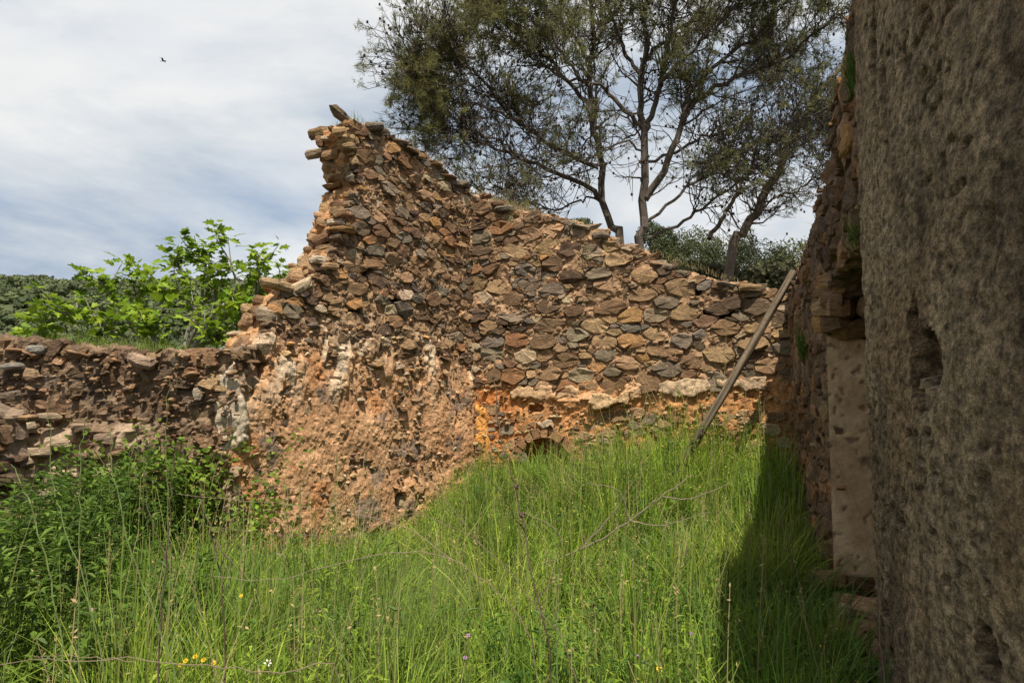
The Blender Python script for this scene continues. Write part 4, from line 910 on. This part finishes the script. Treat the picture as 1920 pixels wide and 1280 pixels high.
# ------------------------------------------------------------------ pines
def needles(C, D, rng, per=11, ln=(.08, .15), wd=.010, colsf=None):
    n = len(C); Dn = np.repeat(D, per, 0) * .55 + rng.normal(0, .62, (n * per, 3)); Dn /= np.linalg.norm(Dn, axis=1)[:, None]
    Cn = np.repeat(C, per, 0) + rng.normal(0, .02, (n * per, 3)); l_ = rng.uniform(*ln, n * per)[:, None]
    S = np.cross(Dn, rng.normal(size=Dn.shape)); S /= np.linalg.norm(S, axis=1)[:, None]
    V = np.stack([Cn - S * wd * .5, Cn + S * wd * .5, Cn + Dn * l_], 1).reshape(-1, 3)
    return V, np.arange(n * per * 3).reshape(-1, 3), np.repeat(np.repeat(colsf, per, 0) * rng.uniform(.75, 1.3, (n * per, 1)), 3, 0)
def grow_pine(root, limbs, rng, bark, dens=1.0, green=None, yc=16.0):
    """limbs: (points in space, r0, r1, kind); every limb is a part, its twigs and needles follow"""
    tw = MB(); tc_, td_ = [], []
    for name, pts, r0, r1, nb, foli in limbs:
        P_ = spline(pts, 24); P_[1:-1] += rng.normal(0, .03, (22, 3)); mb = MB()
        rr = np.linspace(r0, r1, 24); tube(mb, P_, rr, bark * rng.uniform(.9, 1.1), 8); mb.build(name, M_BARK, root)
        Ltot = np.linalg.norm(np.diff(P_, axis=0), axis=1).sum()
        for k_ in range(int(nb * dens)):
            f = rng.uniform(.18, 1.0) ** .8; i = min(22, int(f * 23)); T = P_[i + 1] - P_[i]; T /= np.linalg.norm(T)
            d = T * rng.uniform(.35, 1.0) + rng.normal(0, .62, 3); d[2] += .12; d /= np.linalg.norm(d); Lb = rng.uniform(.7, 2.0) * (1.15 - .45 * f)
            p0 = P_[i]; d2 = d + rng.normal(0, .3, 3) + np.array([0, 0, .18]); q = spline([p0, p0 + d * Lb * .4, p0 + d * Lb * .4 + d2 / np.linalg.norm(d2) * Lb * .6], 9); q[1:] += rng.normal(0, .025, (8, 3))
            tube(tw, q, np.linspace(min(.028, rr[i] * .5), .006, 9), bark * .85, 4)
            for j in range(rng.integers(6, 12)):
                g_ = rng.integers(2, 9); d3 = (q[g_] - q[g_ - 1]); d3 = d3 / np.linalg.norm(d3) * .8 + rng.normal(0, .6, 3); d3 /= np.linalg.norm(d3); Lt = rng.uniform(.22, .65)
                e = spline([q[g_], q[g_] + d3 * Lt * .5, q[g_] + d3 * Lt + np.array([0, 0, .08])], 5); tube(tw, e, np.linspace(.0085, .004, 5), bark * .75, 3)
                lf = foli(e[-1]) if callable(foli) else foli
                if rng.random() < lf * float(np.clip(.70 + 2.2 * fbm(e[-1][None], 1.1, 2, 9)[0], .05, 1.35)):
                    for a_ in (1, 2, 3, 3, 4, 4): tc_.append(e[a_] + rng.normal(0, .03, 3)); td_.append(d3)
                elif rng.random() < .35 and True:
                    cV = ICO * rng.uniform(.022, .034) * np.array([1, 1, 1.3]) + e[-1]; tw.add(cV, ICOF, np.array([.045, .034, .026]))
    tag(tw.build('twigs', M_BARK, root), kind='stuff')
    if tc_:
        C = np.array(tc_); D = np.array(td_); cb = green(C, rng); V, Fn, cc = needles(C, D, rng, colsf=cb); mb = MB(); mb.add(V, Fn, cc); tag(mb.build('crown', M_NEEDLE, root), kind='stuff')
        print('tufts', len(C))
def cp5(pts, Y0, Y1):
    m = len(pts); return [at(690 + x / 2.11, y / 2.11, Y0 + (Y1 - Y0) * i / (m - 1)) for i, (x, y) in enumerate(pts)]
rng = np.random.default_rng(37)
pine = empty('pine_tree', at(1205, 900, 16) * np.array([1, 1, 0]), 'large spreading pine with forked dark trunk behind the back wall', 'tree')
def zpx(p): return 640 - ((p[2] - EYE) / p[1] - sp / cp) * F   # rough picture row of a point
def fol(p):
    r = zpx(p); return float(np.clip(.80 - (r - 110) / 280.0, .10, .85))
def foll(p):
    r = zpx(p); return float(np.clip(.70 - (r - 170) / 280.0, .20, .75))
tb = at(1203, 500, 16.0); tb0 = tb.copy(); tb0[2] = -.1
bark = np.array([.085, .070, .058])
LB = [('trunk', [tb0, tb] + cp5([(1085, 900), (1088, 780), (1095, 600), (1090, 500), (1078, 430), (1078, 300), (1092, 180), (1105, 40), (1110, -120), (1105, -330)], 16, 16), .11, .04, 26, fol),
      ('limb', cp5([(1095, 520), (1130, 440), (1165, 300), (1190, 150), (1215, 0), (1240, -200)], 16, 15.2), .07, .02, 26, fol),
      ('limb', cp5([(1090, 500), (1000, 420), (920, 345), (840, 310), (760, 200), (700, 60), (650, -60)], 16, 15.0), .055, .012, 28, fol),
      ('limb', cp5([(1095, 790), (1170, 680), (1215, 560), (1260, 430), (1290, 340), (1350, 290), (1450, 210), (1560, 110), (1640, -20)], 16, 14.9), .085, .018, 34, fol),
      ('limb', cp5([(1265, 420), (1400, 330), (1550, 270), (1650, 240), (1750, 140), (1850, 70), (1950, 0)], 15.6, 14.4), .055, .012, 30, fol),
      ('limb', cp5([(1092, 890), (1200, 800), (1320, 700), (1420, 620), (1550, 560), (1700, 480), (1850, 440)], 16, 14.8), .04, .010, 48, .3),
      ('limb', cp5([(1090, 950), (1250, 880), (1340, 810), (1480, 710), (1560, 650), (1650, 570), (1750, 540)], 16, 17.2), .04, .010, 46, .3),
      ('limb', cp5([(1088, 640), (1200, 610), (1330, 540), (1450, 500), (1560, 420), (1650, 330)], 16, 17.4), .04, .010, 26, fol),
      ('limb', cp5([(1095, 330), (1010, 200), (960, 60), (930, -80), (900, -250)], 16, 17.4), .05, .014, 28, fol),
      ('limb', cp5([(1085, 240), (1180, 160), (1300, 60), (1420, -60), (1560, -160)], 16, 17.2), .05, .014, 30, fol),
      ('limb', cp5([(1150, 330), (1300, 180), (1400, 80), (1500, -30), (1620, -140)], 15.6, 14.0), .045, .012, 30, fol),
      ('limb', cp5([(1095, 600), (1010, 560), (930, 600), (850, 630), (760, 640), (620, 720), (520, 760)], 16, 15), .028, .008, 34, .25)]
grow_pine(pine, LB, rng, bark, 1.4, lambda C, g: mix((.085, .10, .042), (.19, .185, .07), g.random(len(C))) * (1 + .25 * fbm(C, .9, 3, 5))[:, None])
pine2 = empty('pine_tree', at(1150, 900, 17) * np.array([1, 1, 0]), 'slender pine whose limbs sweep left over the gable wall', 'tree')
t2 = at(1160, 460, 17); t20 = t2.copy(); t20[2] = -.1
LB2 = [('trunk', [t20, t2] + cp5([(975, 910), (932, 800), (925, 650), (905, 550), (890, 430), (880, 300), (890, 150), (880, 0), (860, -200)], 17, 16.5), .105, .035, 26, foll),
       ('limb', cp5([(930, 800), (870, 740), (760, 690), (640, 640), (540, 600), (430, 555), (370, 480), (300, 440)], 17, 15.4), .065, .012, 34, foll),
       ('limb', cp5([(905, 660), (770, 600), (680, 540), (590, 480), (510, 390), (430, 300), (370, 230), (330, 200)], 16.9, 15.2), .06, .012, 40, foll),
       ('limb', cp5([(590, 480), (480, 430), (350, 400), (280, 340), (220, 310), (180, 290)], 15.9, 15.0), .035, .008, 34, foll),
       ('limb', cp5([(890, 430), (800, 330), (700, 230), (600, 130), (520, 60), (450, 30), (420, 10)], 16.8, 15.6), .055, .012, 40, foll),
       ('limb', cp5([(885, 250), (800, 130), (700, 30), (620, -60), (520, -130)], 16.6, 16), .045, .012, 36, foll),
       ('limb', cp5([(885, 180), (960, 70), (1040, -30), (1120, -140)], 16.6, 17.4), .04, .012, 26, foll),
       ('limb', cp5([(930, 780), (840, 800), (740, 830), (640, 800), (540, 790), (400, 700)], 17, 16.2), .028, .008, 36, .3),
       ('limb', cp5([(430, 300), (350, 250), (290, 200), (260, 200), (220, 250)], 15.6, 15.4), .025, .008, 30, .95),
       ('limb', cp5([(640, 640), (520, 560), (400, 520), (320, 520), (280, 530)], 16, 15.4), .03, .008, 26, .7),
       ('limb', cp5([(880, 330), (760, 300), (640, 220), (560, 150), (500, 110)], 16.6, 17.4), .035, .010, 30, foll)]
grow_pine(pine2, LB2, rng, bark, 1.4, lambda C, g: mix((.09, .105, .04), (.21, .195, .068), g.random(len(C))) * (1 + .25 * fbm(C, .9, 3, 6))[:, None])
pine3 = empty('pine_tree', at(1370, 900, 18) * np.array([1, 1, 0]), 'leaning pale pine trunk slanting up to the right behind the wall', 'tree')
t3 = at(1370, 480, 18); t30 = t3 + np.array([-.9, 0, 0]); t30[2] = -.1
LB3 = [('trunk', [t30, t3] + cp5([(1478, 925), (1530, 850), (1600, 720), (1660, 590), (1710, 480), (1770, 390), (1850, 280), (1980, 120)], 18, 17.6), .13, .05, 22, .4),
       ('limb', cp5([(1350, 945), (1420, 830), (1480, 720), (1530, 640)], 18, 18.5), .06, .03, 6, .1),
       ('limb', cp5([(1660, 590), (1740, 560), (1830, 500), (1950, 450)], 17.9, 17), .03, .01, 24, .4),
       ('limb', cp5([(1600, 720), (1500, 640), (1430, 600), (1350, 640)], 18, 17.3), .03, .008, 20, .15),
       ('limb', cp5([(1710, 480), (1640, 380), (1600, 260), (1560, 160)], 17.8, 18.4), .03, .008, 26, .5),
       ('limb', cp5([(1560, 800), (1680, 760), (1800, 700), (1900, 690)], 18, 17.2), .03, .008, 22, .15)]
grow_pine(pine3, LB3, rng, np.array([.13, .105, .085]), 1.9, lambda C, g: mix((.040, .050, .022), (.08, .08, .03), g.random(len(C))))

def round_tree(name, label, px, py_top, Y, wpx, hpx, rng, c0, c1, cat='tree', group=None, n=2600, leaf=(.035, .08)):
    top = at(px, py_top, Y); sx = wpx / F * Y * .5; sz = hpx / F * Y * .5; root = empty(name, (top[0], Y, 0), label, cat, group)
    cz = top[2] - sz; mb = MB(); tube(mb, spline([(top[0] + .2, Y, -.1), (top[0] - .1, Y, max(.3, cz * .6)), (top[0], Y, cz)], 8), np.linspace(.16, .06, 8), (.11, .09, .07), 6)
    nb = 26; Bc = rng.normal(size=(nb, 3)); Bc /= np.linalg.norm(Bc, axis=1)[:, None]; Bc = Bc * rng.uniform(.35, .8, (nb, 1)) * np.array([sx, sx, sz]) + np.array([top[0], Y, cz]); br_ = rng.uniform(.22, .42, nb) * min(sx, sz * 1.3)
    for b in Bc: tube(mb, spline([(top[0], Y, max(.3, cz - sz * .7)), (np.array([top[0], Y, cz - sz * .2]) + b) / 2, b], 6), np.linspace(.05, .015, 6), (.11, .09, .07), 4)
    mb.build('trunk', M_BARK, root)
    i = rng.integers(0, nb, n); D = rng.normal(size=(n, 3)); D /= np.linalg.norm(D, axis=1)[:, None]; C = Bc[i] + D * (br_[i] * rng.uniform(.55, 1.1, n))[:, None] * np.array([1, 1, .8])
    V, Q = leaf_quads(C, rng.uniform(*leaf, n), rng, asp=.5); cc = mix(c0, c1, rng.random(nb)[i] * .6 + .4 * rng.random(n))
    mb = MB(); mb.add(V, Q, np.repeat(cc, 4, 0)); tag(mb.build('crown', M_FAR, root), kind='stuff'); return root
rng = np.random.default_rng(39)
D0, D1 = (.04, .055, .022), (.10, .11, .045)
round_tree('pine_tree', 'dark round pine seen through the gap right of the forked trunk', 1262, 392, 34, 175, 200, rng, D0, D1, n=20000)
round_tree('pine_tree', 'green pine beyond the foot of the leaning trunk', 1380, 420, 38, 190, 190, rng, (.03, .045, .015), (.08, .09, .035), n=17000)
round_tree('pine_tree', 'dark pine showing beside the shaded wall edge', 1480, 412, 30, 180, 210, rng, D0, D1, n=17000)
round_tree('pine_tree', 'olive pine filling the gap between leaning trunk and round dark pine', 1325, 430, 42, 150, 170, rng, (.045, .06, .025), (.11, .12, .05), n=15000)
round_tree('pine_tree', 'low dark pine behind the slender forked pine', 1085, 390, 36, 90, 130, rng, D0, D1, n=12000)
for x, y, Y, w_, h_, lb in ((1225, 468, 20, 110, 120, 'scrub bush behind the back wall below the round dark pine'), (1330, 478, 19, 130, 130, 'scrub bush behind the back wall at the foot of the leaning trunk'), (1430, 470, 21, 140, 150, 'scrub bush behind the back wall just left of the pole top'), (1130, 430, 22, 70, 90, 'scrub bush between the two pine trunks'), (1490, 500, 20, 110, 130, 'scrub bush touching the shaded wall edge')):
    round_tree('scrub_bush', lb, x, y, Y, w_, h_, rng, (.035, .042, .02), (.095, .09, .045), 'bush', 'scrub behind the back wall', 3000, (.05, .12))

# ------------------------------------------------------------------ grass tufts on the wall tops and in the masonry
rng = np.random.default_rng(41)
def top_tuft(wall, pxa, pxb, n, H, T, c0, c1, label, name='wall_top_grass'):
    a = wall.px(*pxa); b = wall.px(*pxb); f = rng.random(n); u = a[0] + (b[0] - a[0]) * f; z = a[1] + (b[1] - a[1]) * f
    W3 = wall.w(u, z - .03, -rng.uniform(.03, T, n)); V, Q, cc = blades(W3[:, :2], H * rng.uniform(.4, 1.3, n), rng.uniform(.003, .006, n), np.abs(rng.normal(.4, .3, n)), rng.uniform(0, 6.28, n), mix(c0, c1, rng.random(n)), 3, z0=W3[:, 2])
    return tag(mk(name, V, Q, M_GRASS, None, cc), label, 'grass', kind='stuff')
GC = ((.09, .14, .03), (.17, .21, .05)); DC = ((.22, .18, .09), (.34, .27, .14))
top_tuft(WG, (668, 222), (735, 252), 380, .14, .5, *GC, 'green grass tuft on the peak of the gable wall')
top_tuft(WG, (735, 252), (884, 352), 420, .09, .5, *DC, 'dry grass along the sloping top of the gable wall')
top_tuft(WB, (886, 358), (1010, 396), 420, .12, .45, *DC, 'dry grass on the back wall top near the corner')
top_tuft(WB, (1010, 396), (1470, 548), 500, .06, .45, *DC, 'sparse dry grass along the back wall top')
top_tuft(WL, (60, 640), (330, 662), 900, .15, .45, *GC, 'green grass along the top of the low wall')
top_tuft(WR, (1562, 190), (1575, 110), 90, .16, .1, (.10, .17, .03), (.16, .24, .04), 'grass sprouting from the top of the shaded wall')
top_tuft(WR, (1500, 478), (1540, 340), 60, .10, .1, *DC, 'dry grass along the top of the shaded wall')
def sprig(wall, x, y, n, H, label, c0=(.10, .16, .03), c1=(.18, .24, .04)):
    u_, z_ = wall.px(x, y); W3 = wall.w(u_ + rng.normal(0, .05, n), z_ + rng.normal(0, .06, n), rng.uniform(.0, .06, n))
    V, Q, cc = blades(W3[:, :2], H * rng.uniform(.5, 1.2, n), rng.uniform(.004, .009, n), rng.uniform(.2, .9, n), math.atan2(wall.n[1], wall.n[0]) + rng.normal(0, .9, n), mix(c0, c1, rng.random(n)), 3, z0=W3[:, 2])
    root = empty('wall_plant', W3[0], label, 'plant', 'plants rooted in the walls'); tag(mk('foliage', V, Q, M_GRASS, root, cc), kind='stuff'); return root
sprig(WB, 962, 412, 26, .09, 'small green plant high in the back wall near the corner')
sprig(WB, 1098, 478, 22, .09, 'small green plant beside a large round stone of the back wall')
sprig(WR, 1612, 150, 130, .12, 'fern like plant hanging high on the shaded wall', (.05, .10, .02), (.10, .16, .03))
sprig(WR, 1512, 655, 160, .12, 'green plant on the dark far stretch of the shaded wall', (.05, .10, .02), (.10, .16, .03))
sprig(WR, 1612, 440, 60, .10, 'green plant in the broken masonry above the opening', (.05, .10, .02), (.10, .16, .03))

# ------------------------------------------------------------------ dry stalks, tall stems and flowers
rng = np.random.default_rng(43)
def stalk(name, label, main, r0, colr, branches=(), heads=(), group=None, cat='plant stalk'):
    """points are (picture x, picture y, distance)"""
    k_ = .74 if main[1][2] < 4.6 else 1.0
    sc3 = lambda p: at(p[0], p[1], p[2] * k_)
    mp_ = [sc3(p) for p in main]; mp_[0] = np.array([mp_[1][0] + .03, mp_[1][1] + .02, 0.0]) if main[0][1] > 1281 else mp_[0]
    P_ = spline(mp_, 26); r0 *= .5 + .5 * k_; P_[1:-1] += rng.normal(0, .004, (24, 3)); root = empty(name, P_[0], label, cat, group)
    mb = MB(); tube(mb, P_, np.linspace(r0, r0 * .45, 26), np.array(colr), 5); mb.build('stem', M_DRY, root)
    for b in branches:
        q = spline([sc3(p) for p in b], 14); q[1:-1] += rng.normal(0, .003, (12, 3)); mb = MB(); tube(mb, q, np.linspace(r0 * .6, r0 * .28, 14), np.array(colr) * 1.1, 4); mb.build('branch', M_DRY, root)
    for (x, y, Y, s_) in heads:
        mb = MB(); c = sc3((x, y, Y)); s_ *= k_; k = 26; an = rng.uniform(0, 6.28, k); Vh = ICO * s_ * np.array([.8, .8, 1.1]); mb.add(Vh + c, ICOF, np.array([.09, .065, .045]))
        D = rng.normal(size=(k, 3)); D /= np.linalg.norm(D, axis=1)[:, None]; V, Q = leaf_quads(c + D * s_ * .9, s_ * .6, rng, asp=.25); mb.add(V, Q, np.array([.14, .10, .07])); mb.build('seed_head', M_DRY, root)
    return root
BR = (.085, .060, .042); PALE = (.17, .13, .09); GS = (.12, .16, .055)
def g0(x, y, Y):   # foot of a stalk: on the ground below the last seen point
    p = at(x, y, Y); return (x, 640 - F * math.tan(math.atan2(-EYE, Y) - PITCH), Y)
stalk('dry_stalk', 'tall dark dry stem with seed heads rising before the orange corner', [g0(1075, 0, 3.6), (1030, 1230, 3.6), (1005, 1110, 3.6), (985, 1000, 3.65), (970, 935, 3.7), (955, 880, 3.7), (935, 800, 3.75), (925, 710, 3.8)], .0042, BR, [[(985, 1000, 3.65), (960, 960, 3.6), (925, 905, 3.5), (850, 860, 3.4)], [(1010, 1120, 3.6), (1060, 1060, 3.7), (1150, 960, 3.9)], [(935, 800, 3.75), (905, 760, 3.7), (890, 735, 3.7)]], [(968, 912, 3.66, .014), (978, 965, 3.6, .017), (925, 707, 3.8, .010)])
stalk('dry_stalk', 'long dry stem arching left across the foot of the gable wall', [g0(1100, 0, 3.4), (1080, 1270, 3.4), (1000, 1130, 3.5), (900, 1020, 3.6), (780, 960, 3.7), (640, 930, 3.8), (470, 905, 3.9)], .0026, (.12, .088, .06), [[(900, 1020, 3.6), (800, 900, 3.8), (700, 850, 4.0), (560, 800, 4.1), (450, 790, 4.2)], [(780, 960, 3.7), (650, 1000, 3.7), (520, 1000, 3.7), (380, 985, 3.7)]])
stalk('dry_stalk', 'bowed dry stem crossing the grass at the centre bottom', [g0(1030, 0, 3.2), (1000, 1230, 3.2), (930, 1110, 3.2), (850, 1050, 3.2), (750, 1035, 3.2), (620, 1060, 3.2), (520, 1085, 3.2), (400, 1080, 3.2)], .0024, PALE, [[(850, 1050, 3.2), (760, 990, 3.3), (640, 960, 3.3), (480, 940, 3.3), (330, 925, 3.3)]])
stalk('dry_stalk', 'thin brown twig lying low along the bottom edge', [g0(700, 0, 3.3), (640, 1275, 3.2), (520, 1265, 3.1), (400, 1250, 3.0), (250, 1240, 3.0), (100, 1235, 3.0), (-40, 1245, 3.0)], .0024, PALE, [[(250, 1240, 3.0), (160, 1230, 3.0), (60, 1228, 3.0)]])
stalk('dry_stalk', 'grey twiggy dead branch in the grass below the pole', [(1010, 1060, 5.6), (1090, 1030, 5.6), (1180, 975, 5.6), (1240, 930, 5.6), (1300, 890, 5.7)], .0085, (.15, .12, .09), [[(1090, 1030, 5.6), (1150, 960, 5.7), (1190, 900, 5.7)], [(1180, 975, 5.6), (1240, 985, 5.5), (1330, 960, 5.4)], [(1180, 975, 5.6), (1160, 920, 5.6), (1100, 905, 5.6)], [(1240, 930, 5.6), (1290, 935, 5.6), (1370, 905, 5.6)], [(1060, 1045, 5.6), (1040, 990, 5.6), (980, 960, 5.6)]])
stalk('dry_stalk', 'bent dead stem in the shade at the foot of the plastered wall', [g0(1670, 0, 4.0), (1650, 1150, 4.0), (1630, 1040, 4.0), (1600, 930, 4.05), (1560, 850, 4.1)], .003, PALE)
stalk('dry_stalk', 'thin pale stem in the shaded grass near the back corner', [g0(1510, 0, 5.0), (1480, 1060, 5.0), (1465, 960, 5.0), (1440, 880, 5.0)], .003, PALE)
stalk('dry_stalk', 'dark upright stem standing left of the bramble foot', [g0(295, 0, 3.4), (300, 1200, 3.4), (310, 1050, 3.4), (322, 930, 3.4), (330, 830, 3.4)], .0042, BR, [[(310, 1050, 3.4), (280, 960, 3.4), (270, 880, 3.4)]], [(262, 955, 3.4, .010)])
stalk('dry_stalk', 'dark forked stem standing beside the gable wall foot', [g0(420, 0, 3.8), (420, 1170, 3.8), (410, 1060, 3.8), (385, 960, 3.8), (370, 900, 3.8)], .0045, BR, [[(412, 1070, 3.8), (430, 1020, 3.8), (470, 960, 3.8)], [(400, 1010, 3.8), (440, 1060, 3.75), (470, 1085, 3.7)]])
ts = [((120, 1280), (90, 1080), (60, 950), (20, 870), 3.2, 'at the far left'), ((200, 1280), (130, 1010), (100, 900), (90, 760), 3.5, 'bent over near the left stub'), ((150, 1250), (150, 1000), (150, 860), (165, 750), 3.6, 'against the pale ledge'), ((330, 1280), (250, 1050), (215, 900), (205, 800), 3.3, 'over the dark weeds'), ((360, 1200), (370, 1020), (400, 900), (470, 740), 4.4, 'arching across the whitish plaster'), ((320, 1200), (315, 950), (310, 830), (318, 705), 4.2, 'straight up before the low wall'), ((1050, 1280), (1045, 1150), (1048, 1050), (1052, 960), 3.4, 'in the middle of the bright grass'), ((660, 1280), (610, 1150), (595, 1060), (590, 960), 3.6, 'before the gable wall')]
for a, b, c_, d, Y, w_ in ts:
    stalk('green_stem', 'tall thin green stem ' + w_, [g0(a[0], 0, Y), (a[0], min(a[1], g0(0, 0, Y)[1] - 30), Y), (*b, Y), (*c_, Y), (*d, Y)], .0032, GS, cat='plant stem')
def flower(x, y, Y, colr, label, group, r=.010, petals=9, cc=(.55, .32, .02)):
    c = at(x, y, Y); root = empty('wildflower', (c[0], c[1], 0), label, 'flower', group); mb = MB(); tube(mb, spline([(c[0] + .03, c[1], 0), (c[0] + .01, c[1], c[2] * .5), c], 7), .0016, np.array(GS), 4); mb.build('stem', M_DRY, root)
    view = np.array([0, -.75, .66]); S = np.array([1., 0, 0]); U = np.cross(view, S); mb = MB()
    for k in range(petals):
        a = k * 6.283 / petals + rng.normal(0, .1); D = math.cos(a) * S + math.sin(a) * U; E_ = np.cross(view, D); V = np.array([c + D * r * .2, c + D * r * .75 + E_ * r * .24, c + D * r * 1.1 + view * r * .1, c + D * r * .75 - E_ * r * .24]); mb.add(V, np.array([[0, 1, 2, 3]]), np.array(colr))
    mb.build('petals', M_PETAL, root); mb = MB(); mb.add(ICO * r * .32 + c + view * r * .06, ICOF, np.array(cc)); mb.build('disc', M_PETAL, root)
for x, y, w_ in ((348, 1238, 'second from the left'), (366, 1230, 'third from the left'), (381, 1236, 'fourth from the left'), (401, 1242, 'rightmost'), (338, 1246, 'leftmost')): flower(x, y, 3.1, (.75, .45, .01), 'small yellow flower, %s of the cluster at the bottom edge' % w_, 'yellow flowers at the bottom edge')
flower(1236, 1253, 3.2, (.75, .50, .02), 'single yellow flower in the central grass near the shade line', None, .013)
flower(452, 1116, 4.0, (.7, .5, .03), 'single yellow flower beside the gable wall foot', None)
flower(502, 1242, 3.1, (.75, .74, .70), 'single white flower at the bottom edge', None, .016, 6)
for x, y, Y, w_ in ((878, 1190, 3.4, 'beside the central bowed stem'), (872, 1232, 3.3, 'lowest left of centre'), (1195, 1230, 3.3, 'in the bright central grass'), (1297, 1187, 3.6, 'by the shade line'), (523, 1038, 5.2, 'at the foot of the gable wall'), (1250, 978, 5.8, 'below the leaning pole'), (172, 1142, 3.4, 'among the dark weeds')):
    flower(x, y, Y, (.36, .19, .36), 'small mauve flower ' + w_, 'mauve flowers', .009, 11, (.22, .08, .2))

# ------------------------------------------------------------------ the bird in the sky
c = at(307, 115, 45.0)
V = np.array([(.0, 0, .0), (.10, 0, .03), (.20, 0, .02), (-.12, 0, .0), (-.26, 0, -.02), (.02, .06, .04), (.02, -.06, .04), (.0, 0, -.05), (.05, .22, .12), (-.05, .26, .10), (-.16, .48, .06), (.05, -.22, .12), (-.05, -.26, .10), (-.16, -.48, .06), (-.24, .05, -.01), (-.24, -.05, -.01)])
Fc = np.array([(2, 5, 1), (2, 1, 6), (2, 7, 5), (2, 6, 7), (5, 3, 0), (6, 0, 3), (5, 7, 3), (7, 6, 3), (1, 5, 0), (1, 0, 6), (5, 8, 9), (5, 9, 3), (8, 10, 9), (6, 12, 11), (6, 3, 12), (11, 12, 13), (3, 14, 4), (3, 4, 15)])
tag(mk('bird', V * .95 + c, Fc, M_STONE, None, np.array([.07, .065, .06])), 'small dark bird flying in the cloudy sky', 'bird')
print('objects', len(bpy.data.objects), 'tris', sum(len(p.vertices) - 2 for m in bpy.data.meshes for p in m.polygons) if False else '')
